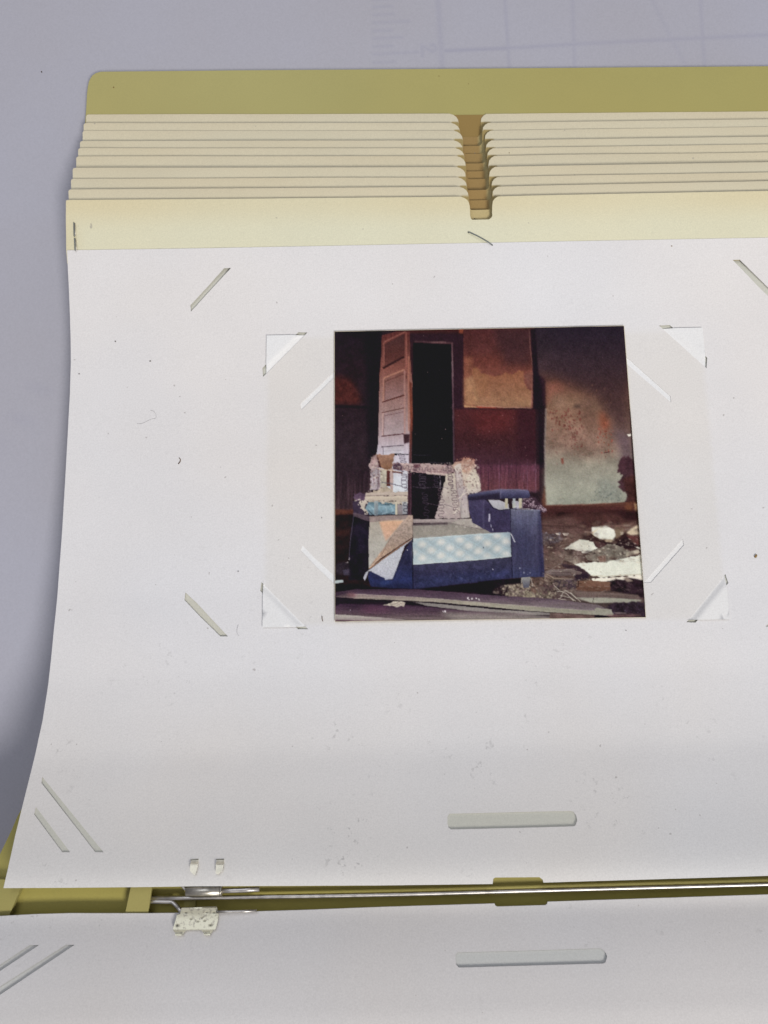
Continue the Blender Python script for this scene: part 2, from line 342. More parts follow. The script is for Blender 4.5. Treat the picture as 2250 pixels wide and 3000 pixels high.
def brown_age(k, tint):
    x0, x1 = NL[k] - 5, NR[k] - 7
    y0 = YN[k] + 50
    def f(P):
        sm = lambda e0, e1, x: np.clip((x - e0) / (e1 - e0), 0, 1)
        w = sm(x0 - 3, x0 + 3, P[:, 0]) * (1 - sm(x1 - 3, x1 + 4, P[:, 0])) * sm(y0 - 6, y0, P[:, 1]) * (1 - sm(y0 + 66, y0 + 80, P[:, 1]))
        near = sm(x0 - 22, x0 - 8, P[:, 0]) * (1 - sm(x1 + 10, x1 + 30, P[:, 0])) * sm(y0 - 6, y0, P[:, 1]) * (1 - sm(y0 + 66, y0 + 90, P[:, 1]))
        base = tint(P)
        ol = np.array([.66, .56, .33]); br = np.array([.47, .32, .155]) if k < 8 else np.array([.72, .60, .38])
        c = base * (1 - near[:, None]) + ol * near[:, None]
        c = c * (1 - w[:, None]) + br * w[:, None]
        if k < 9:                       # the bits of this leaf bared by the next leaf's rounded corners have darkened too
            yy = YN[k + 1] - 3; v_ = sm(yy - 1, yy + 1, P[:, 1]) * (1 - sm(yy + 30, yy + 46, P[:, 1]))
            q = np.maximum(sm(NL[k + 1] - 30, NL[k + 1] - 24, P[:, 0]) * (P[:, 0] < (x0 + x1) / 2), (1 - sm(NR[k + 1] + 20, NR[k + 1] + 26, P[:, 0])) * (P[:, 0] >= (x0 + x1) / 2)) * v_ * (1 - w)
            c = c * (1 - q[:, None]) + np.array([.50, .39, .20]) * q[:, None]
        return c
    return f
def aged(k):
    def f(P):                       # the tabs have yellowed where they stick out of the stack
        d = P[:, 1] - np.interp(P[:, 0], [XL[k], 1400, 2250, 3000], [YL[k], YN[k], YR[k], YR[k] - 8])
        w = np.clip(1 - d / 90, 0, 1)
        n = .5 + .5 * np.sin(P[:, 0] * .011 + k) * np.sin(P[:, 0] * .0037 + 2 * k)
        g = np.clip((d - 90) / 60, 0, 1)[:, None]; return (np.array([.99, .985, .96]) * (1 - g) + np.array([.80, .82, .915]) * g) * (1 - w[:, None]) + np.array([.875, .81, .74]) * w[:, None] * (1 + .03 * n[:, None])
    return f
WORD = ['topmost', 'second', 'third', 'fourth', 'fifth', 'sixth', 'seventh', 'eighth', 'ninth']
LG = 'stepped cream leaves behind the front page'
# the plain brown sheet seen at the back of every thumb notch
o = sheet('backing_sheet', [(262, 346), (1330, 337), (1430, 336), (2560, 330), (2560, 520), (255, 520)], [], S_LEAF(2.75), .0002, m_brown, 40, org=un([(1380, 336)], .003)[0])
tag(o, 'plain brown sheet showing at the top of the thumb notch, behind the topmost cream strip', 'backing sheet')
for k in range(9):
    L, xr = leaf_outline(k, 0, 0); yb = 2520 if k == 8 else 760 + 60 * k
    sc = lambda x, f_: 1420 + (x - 1420) * f_
    if k == 8:
        out = L + [(2660, 900), (2665, 1200), (2690, 1700), (2790, 2200), (2880, 2500), (52, 2520), (80, 2420), (123, 2250), (155, 2080), (182, 1810), (204, 1500), (222, 1200), (224, 1000), (212, 760)]
    else:
        out = L + [(xr + 20, yb), (XL[k] - 2 + (yb - YL[k]) * .012, yb)]
    ex_ = np.stack([a.ravel() for a in np.meshgrid(np.arange(NL[k] - 36, NR[k] + 44, 4), np.arange(YN[k] + 14, YN[k] + 146, 4))], 1)
    o = sheet('album_leaf', out, [], S_LEAF(LZ[k]), .0003, m_cream, 36 if k == 8 else 22, redge=m_edge, age=brown_age(k, aged(k)), extra=ex_, wave=.00012, seed=20 + k, org=un([(XL[k], YL[k])], S_LEAF(LZ[k]))[0], rough=.35)
    tag(o, '%s narrow cream strip from the top, a leaf edge with a thumb notch' % WORD[k], 'album leaf', LG)

# ---- the front leaf: cream header strip, white slotted panel, staples -------------------------
SLOTS = [
    [(657, 785), (677, 785), (616, 851), (559.6, 913), (558, 894), (606, 842)],
    [(2146, 761), (2167, 760), (2230, 822), (2300, 893), (2300, 915), (2224, 842)],
    [(543, 1735.5), (578, 1768), (612, 1805), (667.7, 1864.6), (646, 1864.6), (592, 1812), (540.4, 1758)],
    [(2243, 1836), (2262, 1836), (2370, 1720), (2368, 1700)],
    [(124, 2276), (303, 2497), (279, 2497), (121, 2293.6)],
    [(105, 2364), (205.6, 2497), (182, 2497), (99.7, 2386)],
    [(2700, 2240), (2705, 2262), (2560, 2460), (2536, 2460)],
]
LONG = [(1321, 2430), (1314, 2424), (1311, 2412), (1311, 2393), (1316, 2384), (1400, 2382), (1480, 2380), (1560, 2378), (1672, 2376), (1680, 2378), (1688, 2390), (1691, 2403), (1686, 2418), (1680, 2421), (1500, 2426)]
CORN = [  # corner of the mount sheet, inner and outer line of its slot
    ((782, 984.5), ((901, 974), (771, 1104)), ((874, 973), (769, 1078))),
    ((2056.5, 961.5), ((1930, 953.4), (2070, 1079)), ((1962, 952), (2072, 1048))),
    ((2135, 1814), ((2125, 1682), (2011, 1823)), ((2134, 1708), (2038, 1824))),
    ((769.5, 1838), ((766, 1705.5), (903, 1843.5)), ((762.5, 1731), (873, 1843.5)))]
SLC = [[c[1][0], c[2][0], c[2][1], c[1][1]] for c in CORN]
SMALL = [[(985, 1082), (1003, 1082), (883.6, 1200.6), (880, 1182)], [(1836, 1046), (1964, 1160.5), (1966, 1179), (1836, 1066)],
         [(2000, 1579), (2004, 1597), (1907, 1707), (1886, 1707.4)], [(886, 1597), (920, 1633), (960, 1669), (1000, 1708), (1000, 1730), (930, 1664), (881, 1612)]]
front = empty('album_leaf', tuple(un([(193, 586)], S_FRONT)[0]))
tag(front, 'front album leaf, cream header strip stapled over a large white slotted page', 'album leaf')
def head_age(P):
    d = P[:, 1] - np.interp(P[:, 0], [193, 1400, 2250, 3000], [586, 576, 559, 551]); w = np.clip(1 - (d - 8) / 95, 0, 1); w = w * w * (3 - 2 * w)
    w = np.maximum(w * (.85 + .15 * np.sin(P[:, 0] * .006)), .75 * np.clip(1 - (P[:, 0] - 193) / 60, 0, 1))
    return np.array([.985, .985, .93]) * (1 - w[:, None]) + np.array([.955, .885, .745]) * w[:, None]
L, xr = leaf_outline(9, 0, 0)
L[0] = (193, 596); L[1] = (193.5, 588); L[2] = (197, 586)
hs = L + [(2680, 720), (2680, 760), (197, 772), (194, 735), (193, 660)]
sheet('header_strip', hs, [], S_FRONT, .0003, m_cream, 18, front, redge=m_edge, age=head_age, wave=.00008, seed=41, rough=.4, org=un([(193, 586)], S_FRONT)[0])
pg = [(196.5, 733), (600, 727), (1125, 717), (1438, 711), (2250, 696), (2660, 690), (2668, 860), (2672, 1150), (2680, 1300), (2706, 1575), (2736, 1800), (2768, 2003), (2800, 2150), (2880, 2400), (2945, 2555), (2250, 2566), (1592, 2585.5), (1590, 2577), (1580, 2569.5), (1451, 2570.5), (1445, 2574)] + BOT[::-1] + \
     [(22, 2550), (44, 2450), (65, 2364), (101, 2220), (125, 2111), (142, 2003), (150, 1930), (157, 1856), (168, 1750), (181, 1575), (190, 1425), (197, 1300), (205, 1150), (207.5, 1060), (207, 1000), (205, 925), (202, 850), (199, 790)]
SHP = [c[0] for c in CORN]
def page_age_shade(P):
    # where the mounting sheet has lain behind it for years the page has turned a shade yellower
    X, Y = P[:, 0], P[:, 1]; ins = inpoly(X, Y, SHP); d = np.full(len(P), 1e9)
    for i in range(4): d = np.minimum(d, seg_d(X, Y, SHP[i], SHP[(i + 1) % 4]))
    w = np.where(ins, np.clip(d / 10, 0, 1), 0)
    falloff = np.clip((Y - 1900) / 700, 0, 1); t = np.ones((len(P), 3))  # page colour also dims down the sheet, standing in for light falloff
    t = t * (1 - w[:, None] * (1 - np.array([.975, .965, .935]))) * (1 - falloff[:, None] * np.array([.07, .07, .095]))
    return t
sheet('page_panel', pg, SLOTS + [LONG] + SLC + SMALL, shift(S_FRONT, .32), .00026, m_page, 15, front, age=page_age_shade, soil=lambda P: .16 + .95 * np.clip((P[:, 1] - 1500) / 900, 0, 1) ** 1.3, wave=.00010, seed=42, rough=.25, hrough=.5, org=un([(193, 586)], S_FRONT)[0])
# ---- the mounting sheet behind the page, its four corners brought up through the slots ---------
def sdist(P, ln, c):
    (ax, ay), (bx, by) = ln; dx, dy = bx - ax, by - ay; l = math.hypot(dx, dy); d = ((P[:, 0] - ax) * dy - (P[:, 1] - ay) * dx) / l
    s = ((c[0] - ax) * dy - (c[1] - ay) * dx) / l; return d * (1 if s > 0 else -1)
def mount_off(P):
    z = np.full(len(P), -.00022)
    for c, i_, o_ in CORN:
        d = sdist(P, i_, c); w = np.mean([abs(sdist(np.array([q]), i_, c)[0]) for q in o_]); t = np.clip((d - .5) / max(w * .9, 1), 0, 1); t = t * t * (3 - 2 * t)
        z = np.maximum(z, -.00022 + t * .00080)
    return z
cons = [[i_[0], i_[1]] for c, i_, o_ in CORN]
def shr(p, q, f_): return (p[0] + (q[0] - p[0]) * f_, p[1] + (q[1] - p[1]) * f_)
ex_ = []
for c, i_, o_ in CORN:
    for s in np.linspace(.02, .98, 26):
        for t in np.linspace(-.2, 1.3, 7): a_ = shr(i_[0], i_[1], s); b_ = shr(o_[0], o_[1], s); ex_.append(shr(a_, b_, t))
o = sheet('mount_sheet', SHP, [], shift(S_FRONT, .32), .00018, m_mount, 20, extra=np.array(ex_), off=mount_off, wave=.00010, seed=42, org=un([(1420, 1400)], S_FRONT)[0])
tag(o, 'white mounting sheet whose four triangular corners poke out through slots around the photograph', 'mount sheet')
# ---- lower leaves ------------------------------------------------------------------------------
LOWSL = [[(193, 2768), (219, 2768), (-60, 2955), (-60, 2928)], [(87, 2769), (114, 2769), (-60, 2885), (-60, 2866)],
         [(1345, 2835), (1337, 2827), (1335, 2812), (1335, 2797), (1341, 2790), (1500, 2786), (1756, 2778), (1765, 2781), (1775, 2792), (1779, 2803), (1774, 2820), (1768, 2823), (1550, 2829)]]
lo = [(-75, 2692), (0, 2684), (100, 2678.5), (200, 2675.5), (430, 2676), (640, 2674), (900, 2666), (1125, 2657), (1449, 2647), (1451, 2653), (1457, 2656), (1598, 2652), (1603, 2648), (1604.5, 2642), (2250, 2621), (2900, 2602),
      (2990, 2620), (3080, 2800), (3130, 3000), (3160, 3400), (-220, 3400), (-190, 3000), (-150, 2850), (-95, 2730)]
o = sheet('album_leaf', lo, LOWSL, S_LOW, .00026, m_low, 18, age=lambda P: np.ones((len(P), 3)) * (1 - .03 * np.clip((P[:, 1] - 2700) / 300, 0, 1))[:, None], soil=lambda P: .2 + .8 * np.clip((2790 - P[:, 1]) / 90, 0, 1), wave=.00012, seed=51, rough=.25, hrough=.4, org=un([(0, 2684)], S_LOW)[0])  # leaf colour dims slightly downwards, in place of weaker light
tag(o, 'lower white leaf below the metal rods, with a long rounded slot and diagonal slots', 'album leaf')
lo2 = [(-60, 2722), (430, 2712), (1125, 2697), (2250, 2662), (2900, 2640), (3080, 2800), (3130, 3000), (3160, 3400), (-220, 3400), (-190, 3000), (-130, 2850)]
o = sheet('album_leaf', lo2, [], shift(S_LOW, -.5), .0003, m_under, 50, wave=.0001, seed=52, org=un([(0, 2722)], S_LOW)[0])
tag(o, 'leaf lying directly under the lower white page, seen only as grey inside its slots', 'album leaf')

# ---- spine hardware ----------------------------------------------------------------------------
def wp(pts, mm): return [tuple(un([(x, y)], mm / 1000 if not isinstance(z, (int, float)) else z / 1000)[0]) for x, y, z in [(p[0], p[1], p[2] if len(p) > 2 else mm) for p in pts]]
rod = tube('spine_rod', bend(wp([(400, 2632), (640, 2629), (1125, 2621), (1700, 2605), (2250, 2590), (2780, 2574)], 41.0), 3), .00052, m_steel, seg=18)
tag(rod, 'long thin steel rod running across the gap between upper and lower leaves', 'rod')
hu = tag(empty('leaf_hinge', wp([(597, 2610)], 38)[0]), 'upper metal hinge with round barrel under the front page and two prongs piercing it', 'hinge')
bar = tube('barrel', wp([(545, 2611.5), (547, 2611.5), (645, 2610.5), (647, 2610.5)], 43.6), [.00095, .00118, .00118, .00095], m_barrel, hu, seg=28)
tube('collar', wp([(646, 2609.5), (651, 2609.5)], 43.6), .00126, m_barrel, hu, seg=24)
tube('hinge_wire', bend(wp([(640, 2610), (700, 2608), (760, 2604.5)], 43.4), 3), [.00058] * 10, m_steel, hu, seg=16)
tube('hinge_wire', bend(wp([(533, 2594), (539, 2601), (550, 2610)], 43.4), 4), [.00036] * 9, m_steel, hu, seg=14)
def slab(name, pts, mm, thick, mat, parent, bev=.00008, lift=None, step=5):
    S = mm / 1000 if isinstance(mm, (int, float)) else mm
    return sheet(name, pts, [], S, thick, mat, step, parent, off=lift, seed=9, smooth=False)
PS = shift(S_FRONT, .95)
for pr, tipx in (([(558.5, 2520), (580.5, 2518), (580, 2530), (578.5, 2542), (573.5, 2561), (568.5, 2562.5), (557.5, 2552), (557, 2538)], 569), ([(633, 2519), (655.5, 2517.5), (655, 2530), (653, 2548), (639.5, 2561.5), (632, 2558), (632.5, 2540)], 644)):
    y0 = 2519; lift = lambda P, y0=y0: np.interp(P[:, 1], [y0, y0 + 8, y0 + 13, y0 + 43], [-.0007, -.0005, .00010, .0001])
    p_ = slab('prong', pr, PS, .00022, m_prong, hu, lift=lift, step=3)
    pe = slab('slit_shade_strip', [(pr[0][0] - .8, pr[0][1] - 1.2), (pr[1][0] + .8, pr[1][1] - 1.2), (pr[1][0] + .8, pr[1][1] + .4), (pr[0][0] - .8, pr[0][1] + .4)], shift(S_FRONT, .38), .00003, plain('slit_dark', (.06, .055, .05, 1)), hu); pe.name = 'slit_shade'  # thin dark strip laid on the page as the shade inside the slit
hl = tag(empty('leaf_hinge', wp([(575, 2690)], 44)[0]), 'lower metal hinge with flat spotted plate clamped over the lower page edge', 'hinge')
plate = [(532, 2659.5), (634, 2657), (637, 2661), (637, 2672), (641, 2675), (640, 2690), (636, 2706), (631, 2722.5), (624, 2726), (621, 2732), (617, 2737), (597, 2736), (594, 2730), (591, 2724.5), (570, 2723), (546, 2725), (540, 2732), (537, 2737), (514, 2737), (511, 2730), (507.5, 2724), (508, 2718), (512, 2704), (516, 2690), (519, 2679), (528, 2677), (531, 2668)]
S_PL = shift(S_LOW, .8)
dents = [(545, 2674, 5), (606, 2673, 4), (627, 2674, 5), (520, 2711, 5), (617, 2710, 4), (592, 2688, 3), (579, 2699, 3), (600, 2697, 3), (560, 2692, 3)]
def pl_off(P):
    z = np.interp(P[:, 1], [2656, 2659, 2668, 2722, 2727, 2733, 2738], [-.0003, .0001, 0.0002, .0002, .0001, -.0001, .0])
    for x, y, r in dents: z = z - .00010 * np.exp(-(((P[:, 0] - x) / (r * 1.4)) ** 2 + ((P[:, 1] - y) / (r * .7)) ** 2))
    return z
def pl_dark(P):  # plate colour is darker at each dent
    t = np.ones((len(P), 3))
    for x, y, r in dents: t = t * (1 - (.85 if r > 3 else .45) * np.exp(-(((P[:, 0] - x) / (r * .9)) ** 2 + ((P[:, 1] - y) / (r * .55)) ** 2)))[:, None]
    return t
sheet('plate', plate, [], S_PL, .0003, m_plate, 1.7, hl, off=pl_off, seed=12, age=pl_dark, smooth=False)
for q in ([(513.5, 2735.5), (536.5, 2735.5), (536, 2741), (514, 2741)], [(597.5, 2734.5), (617, 2734.5), (616, 2740.5), (598, 2740.5)]):
    sheet('plate_tab', q, [], shift(S_PL, .05), .0003, m_plate, 2.5, hl, off=lambda P: np.where(P[:, 1] > 2739.5, -.0003, .00028), seed=13, smooth=False, age=lambda P: np.ones((len(P), 3)))
tube('hinge_wire', bend(wp([(425, 2641, 40.9), (470, 2641.3, 40.9), (504, 2641.8, 41), (519, 2656, 41.6), (534, 2674, 43.0)], 41), 6), .00049, m_steel, hl, seg=16)
tube('hinge_wire', bend(wp([(634, 2671, 43.8), (690, 2670.5, 43.7), (752, 2668, 43.5)], 43), 3), .00033, m_steel, hl, seg=14)
# ---- staples -----------------------------------------------------------------------------------
FT = float(S_FRONT(V586)) * 1000
def sz(x, y): return float(un([(x, y)], S_FRONT)[0][2]) * 1000
def st_leg(par, a, b, r=.00017):
    za = sz(*a); zb = sz(*b); P = [(a[0], a[1] - .6, za - .1), (a[0], a[1], za + .55), (b[0], b[1], zb + .85), (b[0] + .4, b[1] + .8, zb - .1)]
    return tube('leg', bend(wp(P, 15), 4), r, m_staple, par, seg=10)
s1 = tag(empty('staple', wp([(218, 693)], FT)[0]), 'upright staple at the left edge with its two legs folded end to end', 'staple', 'staples holding the cream strip')
st_leg(s1, (216.5, 653), (217.5, 692)); st_leg(s1, (218.5, 699), (220, 733))
tube('leg', bend(wp([(219.6, 654, sz(219, 654) + .35), (220.4, 691, sz(220, 691) + .5)], 15), 3), .00011, m_steel, s1, seg=8)
tube('leg', bend(wp([(222, 700, sz(222, 700) + .35), (223.4, 733, sz(223, 733) + .7)], 15), 3), .00011, m_steel, s1, seg=8)
s2 = tag(tube('staple', bend(wp([(1371.5, 681.5, sz(1372, 681) + .1), (1374, 679.5, sz(1374, 680) + .5), (1405, 694, sz(1405, 694) + .75), (1434, 711, sz(1434, 711) + .75), (1443, 718.5, sz(1443, 718) + .3)], 16), 4), .00019, m_staple, seg=10),
         'slanting steel staple below the thumb notch', 'staple', 'staples holding the cream strip')
for s_ in (s1, s2): s_.parent = front; s_.matrix_parent_inverse = (Matrix.Translation(front.location) @ Matrix.Rotation(ANG, 4, 'Z')).inverted()
for s_ in (s1, s2):
    del s_['category']
# ---- the picture on the print, painted from shapes and noise -------------------------------
PX0, PY0, PW, PH = 970, 945, 930, 885
RG = {'A': (950, 930), 'B': (1400, 930), 'C': (950, 1380), 'D': (1400, 1380)}
ZS = 500 / 1659.0
rs = np.random.RandomState(7)
cv = np.zeros((PH, PW, 3)) + np.array([40, 28, 34.])
def tp(reg, pts):
    ox, oy = RG[reg]
    return np.array([(ox + x * ZS - PX0, oy + y * ZS - PY0) for x, y in pts], float)
def soft(n, k):
    if k <= 0: return n
    for ax in (0, 1):
        for _ in range(2):
            acc = n.copy(); cnt = 1
            for s in range(1, k + 1):
                a = np.roll(n, s, ax); b = np.roll(n, -s, ax)
                sl = [slice(None)] * n.ndim; sl[ax] = slice(0, s); a[tuple(sl)] = n[tuple(sl)]
                sl[ax] = slice(-s, None); b[tuple(sl)] = n[tuple(sl)]
                acc += a + b; cnt += 2
            n = acc / cnt
    return n
def vnoise(cx, cy, seed):
    r = np.random.RandomState(seed); gx = int(PW / cx) + 3; gy = int(PH / cy) + 3
    g = r.rand(gy, gx); xs = np.arange(PW) / cx; ys = np.arange(PH) / cy
    xi = xs.astype(int); yi = ys.astype(int); fx = xs - xi; fy = ys - yi
    fx = fx * fx * (3 - 2 * fx); fy = (fy * fy * (3 - 2 * fy))[:, None]
    a = g[yi][:, xi] * (1 - fx) + g[yi][:, xi + 1] * fx
    b = g[yi + 1][:, xi] * (1 - fx) + g[yi + 1][:, xi + 1] * fx
    return a * (1 - fy) + b * fy
def fbm(cx, cy, seed, o=4):
    t = 0; w = 0
    for i in range(o):
        t = t + vnoise(max(cx / 2 ** i, 1), max(cy / 2 ** i, 1), seed + i * 31) * .6 ** i; w += .6 ** i
    return t / w * 2 - 1
NF = fbm(14, 14, 1); NC = fbm(70, 70, 2); NV = fbm(5, 60, 3); NH = fbm(70, 5, 4); NG = fbm(3, 3, 5, 2); NM = fbm(28, 24, 6, 5)
def mask(P, k=0):
    x0 = max(int(P[:, 0].min()) - 3 * k - 2, 0); x1 = min(int(P[:, 0].max()) + 3 * k + 3, PW)
    y0 = max(int(P[:, 1].min()) - 3 * k - 2, 0); y1 = min(int(P[:, 1].max()) + 3 * k + 3, PH)
    if x1 <= x0 or y1 <= y0: return None
    m = 0
    for dx, dy in ((.25, .25), (.75, .75), (.25, .75), (.75, .25)):
        X, Y = np.meshgrid(np.arange(x0, x1) + dx, np.arange(y0, y1) + dy); ins = np.zeros(X.shape, bool)
        n = len(P)
        for i in range(n):
            (xa, ya), (xb, yb) = P[i], P[(i + 1) % n]
            if ya == yb: continue
            c = ((ya > Y) != (yb > Y)) & (X < (xb - xa) * (Y - ya) / (yb - ya) + xa); ins ^= c
        m = m + ins * .25
    return (slice(y0, y1), slice(x0, x1)), soft(m, k)
def col(c, sl, reg):
    """a flat colour, or [(y, colour), ...] down the region's own y"""
    if isinstance(c, tuple): return np.array(c, float)
    oy = RG[reg][1]; ys = (np.arange(sl[0].start, sl[0].stop) + PY0 - oy) / ZS
    k = [s[0] for s in c]
    return np.stack([np.interp(ys, k, [s[1][j] for s in c]) for j in range(3)], -1)[:, None, :]
def poly(reg, pts, c, k=0, a=1., n=0, nz=None, rag=0):
    P = tp(reg, pts)
    if rag:
        Q = []; r = np.random.RandomState(len(pts) * 13 + int(abs(P[0, 0])))
        for i in range(len(P)):
            p, q = P[i], P[(i + 1) % len(P)]; m_ = max(int(np.hypot(*(q - p)) / 5), 1)
            for j in range(m_): Q.append(p + (q - p) * j / m_ + (r.rand(2) - .5) * rag)
        P = np.array(Q)
    r = mask(P, k)
    if r is None: return
    sl, m = r; cc = col(c, sl, reg) + np.zeros((m.shape[0], m.shape[1], 3))
    if n: cc = cc * (1 + n * (nz if nz is not None else NF)[sl][..., None])
    m = (m * a)[..., None]; cv[sl] = cv[sl] * (1 - m) + cc * m
def line(reg, pts, w, c, a=1., k=0):
    P = tp(reg, pts) / ZS; L = P.tolist(); w *= .5
    for (xa, ya), (xb, yb) in zip(L[:-1], L[1:]):
        dx, dy = xb - xa, yb - ya; l = math.hypot(dx, dy) or 1; nx, ny = -dy / l * w, dx / l * w; ex, ey = dx / l * w * .5, dy / l * w * .5
        q = [(xa + nx - ex, ya + ny - ey), (xb + nx + ex, yb + ny + ey), (xb - nx + ex, yb - ny + ey), (xa - nx - ex, ya - ny - ey)]
        r = mask(np.array(q) * ZS, k)
        if r is None: continue
        sl, m = r; m = (m * a)[..., None]; cv[sl] = cv[sl] * (1 - m) + col(c, sl, reg) * m
def specks(reg, box, num, size, c, a=.8, seed=0, el=1.):
    r = np.random.RandomState(seed + 99)
    for _ in range(num):
        x = box[0] + (box[2] - box[0]) * r.rand(); y = box[1] + (box[3] - box[1]) * r.rand(); s = size * (.4 + r.rand())
        th = r.rand(6) * .8 + np.arange(6)
        cj = tuple(np.array(c) * (.85 + .3 * r.rand())) if isinstance(c, tuple) else c
        poly(reg, [(x + s * math.cos(t_ * 1.047) * (.6 + .5 * r.rand()), y + s * el * math.sin(t_ * 1.047) * (.6 + .5 * r.rand())) for t_ in th], cj, 0, a)
def spring(reg, x0, y0, x1, y1, amp, n, w, c, a=.62):
    pts = []; L = math.hypot(x1 - x0, y1 - y0); tx, ty = (x1 - x0) / L, (y1 - y0) / L
    for i in range(n * 14 + 1):
        t = i / (n * 14); ph = t * n * 2 * math.pi; s = math.sin(ph)
        sq = math.copysign(abs(s) ** .8, s); o = -.11 * (L / n) * math.sin(2 * ph)
        pts.append((x0 + tx * (t * L + o) - ty * amp * sq, y0 + ty * (t * L + o) + tx * amp * sq))
    line(reg, pts, w, c, a)
# -- walls
poly('A', [(60, 100), (560, 100), (560, 1700), (60, 1700)], [(130, (30, 22, 30)), (500, (38, 25, 32)), (860, (40, 27, 34)), (1200, (46, 33, 40)), (1660, (44, 31, 38))], n=.25)
poly('A', [(80, 560), (260, 600), (360, 780), (340, 850), (80, 850)], (74, 32, 30), 8, .75, .4)
poly('A', [(80, 848), (420, 860), (420, 885), (80, 880)], (26, 18, 26), 1, .8)
poly('A', [(400, 120), (560, 120), (540, 1400), (420, 1400)], (24, 18, 26), 7, .8)
poly('C', [(60, 0), (450, 0), (440, 380), (60, 380)], [(0, (44, 30, 38)), (380, (62, 44, 50))], 0, 1, .5, NV)
poly('C', [(60, 372), (290, 376), (290, 420), (60, 440)], (92, 50, 40), 2, .8, .3)
poly('C', [(60, 425), (300, 425), (460, 1100), (460, 1200), (60, 1200)], (34, 22, 24), 2, 1, .4)
poly('C', [(60, 580), (250, 570), (240, 620), (60, 640)], (62, 36, 34), 3, .6)
poly('A', [(800, 100), (1400, 100), (1400, 1700), (800, 1700)], [(130, (46, 26, 32)), (700, (56, 30, 40)), (1400, (62, 36, 50)), (1700, (70, 42, 56))], 0, 1, .12)
poly('A', [(830, 105), (1660, 95), (1660, 140), (830, 150)], (62, 30, 32), 2, .9)
poly('A', [(1310, 100), (1360, 100), (1360, 150), (1310, 158)], (140, 66, 44), 2, .8)
poly('A', [(835, 160), (1355, 165), (1350, 1430), (1258, 1430), (1240, 250), (835, 240)], (44, 26, 36), 1, .8, .1)
# -- dark doorway
poly('A', [(862, 245), (1240, 262), (1256, 1430), (848, 1430), (858, 640)], (22, 18, 25), 0, 1, .06)
line('A', [(880, 232), (1020, 240), (1100, 244), (1245, 250)], 16, (98, 66, 72), .55, 1)
line('A', [(1040, 244), (1180, 240)], 14, (128, 88, 92), .7, 1)
line('A', [(1242, 255), (1248, 560), (1254, 1000), (1260, 1430)], 15, [(255, (92, 62, 70)), (480, (126, 96, 104)), (760, (88, 60, 72)), (1430, (112, 84, 98))], .85)
# -- middle wall: plaster panel over boards
poly('A', [(1350, 95), (2040, 80), (2040, 880), (1362, 880)], [(110, (72, 36, 40)), (300, (80, 42, 44)), (420, (98, 50, 46)), (560, (112, 62, 54)), (880, (120, 70, 60))], 0, 1, .16)
poly('B', [(150, 100), (540, 100), (540, 480), (250, 470)], (58, 36, 42), 12, .75, .15)
poly('A', [(1362, 380), (1440, 390), (1460, 860), (1362, 860)], (142, 84, 62), 5, .7, .2)
LP = [(-38, 490), (15, 475), (95, 485), (50, 512), (0, 505), (30, 540), (100, 556), (165, 572), (225, 566), (270, 540), (340, 552), (400, 514), (446, 530), (452, 640), (480, 690), (520, 716), (524, 872), (380, 878), (180, 874), (0, 862), (-30, 856)]
poly('B', [(-60, 500), (-20, 478), (10, 520)] + LP[3:16] + LP[16:], [(470, (126, 72, 50)), (600, (140, 88, 62)), (760, (150, 102, 72)), (880, (162, 118, 84))], 1, .95, .14, NF, 3)
poly('A', [(1362, 600), (1440, 560), (1470, 640), (1500, 740), (1500, 860), (1362, 860)], (160, 114, 78), 4, .8, .2)
poly('A', [(1440, 490), (1500, 492), (1510, 545), (1590, 565), (1600, 780), (1480, 740)], (150, 98, 66), 4, .6, .15)
poly('B', [(446, 560), (526, 520), (526, 700), (490, 690)], (112, 70, 64), 4, .8)
specks('B', (60, 700, 480, 860), 34, 7, (120, 74, 58), .5, 4)
line('A', [(1362, 862), (1490, 872), (1659, 868)], 12, (196, 148, 100), .8)
line('B', [(0, 864), (170, 868), (260, 876), (380, 874), (520, 882)], 11, (186, 134, 108), .85)
line('A', [(1480, 870), (1660, 878)], 8, (170, 66, 46), .8)
line('B', [(0, 878), (250, 886)], 7, (130, 48, 44), .8)
line('B', [(498, 130), (510, 300), (532, 480), (530, 600), (522, 870)], 10, [(130, (86, 56, 58)), (480, (134, 84, 78)), (870, (140, 92, 84))], .85)
WB = [(880, (74, 34, 40)), (1000, (72, 34, 40)), (1200, (62, 32, 38)), (1400, (68, 38, 50)), (1659, (86, 54, 72))]
poly('A', [(1264, 890), (2050, 895), (2060, 1700), (1268, 1700)], WB, 2, .95, .12)
poly('B', [(380, 880), (560, 880), (560, 1400), (380, 1360)], (52, 26, 36), 7, .7)
poly('B', [(-60, 900), (360, 900), (300, 1100), (0, 1130)], (90, 36, 40), 14, .6, .2)
poly('D', [(0, -60), (640, -60), (640, 190), (0, 190)], [(-60, (92, 50, 70)), (190, (104, 58, 66))], 3, .85, .35, NV)
for x, c, a in ((100, (44, 20, 38), .6), (370, (46, 22, 38), .5), (206, (126, 78, 108), .35), (300, (60, 30, 50), .4), (480, (124, 80, 106), .35), (560, (130, 88, 110), .4), (20, (70, 34, 60), .5)):
    line('B', [(x, 1380), (x + 3, 1520), (x + 2, 1700)], 6, c, a); line('D', [(x + 2, 0), (x, 190)], 6, c, a)
for s in range(26):
    x = 60 + 530 * rs.rand(); y = 1400 + 250 * rs.rand(); line('B', [(x, y), (x + 4, y + 60 * rs.rand() + 20)], 4, (142, 100, 130), .3)
specks('B', (-80, 900, 560, 1450), 26, 4, (176, 130, 124), .7, 9)
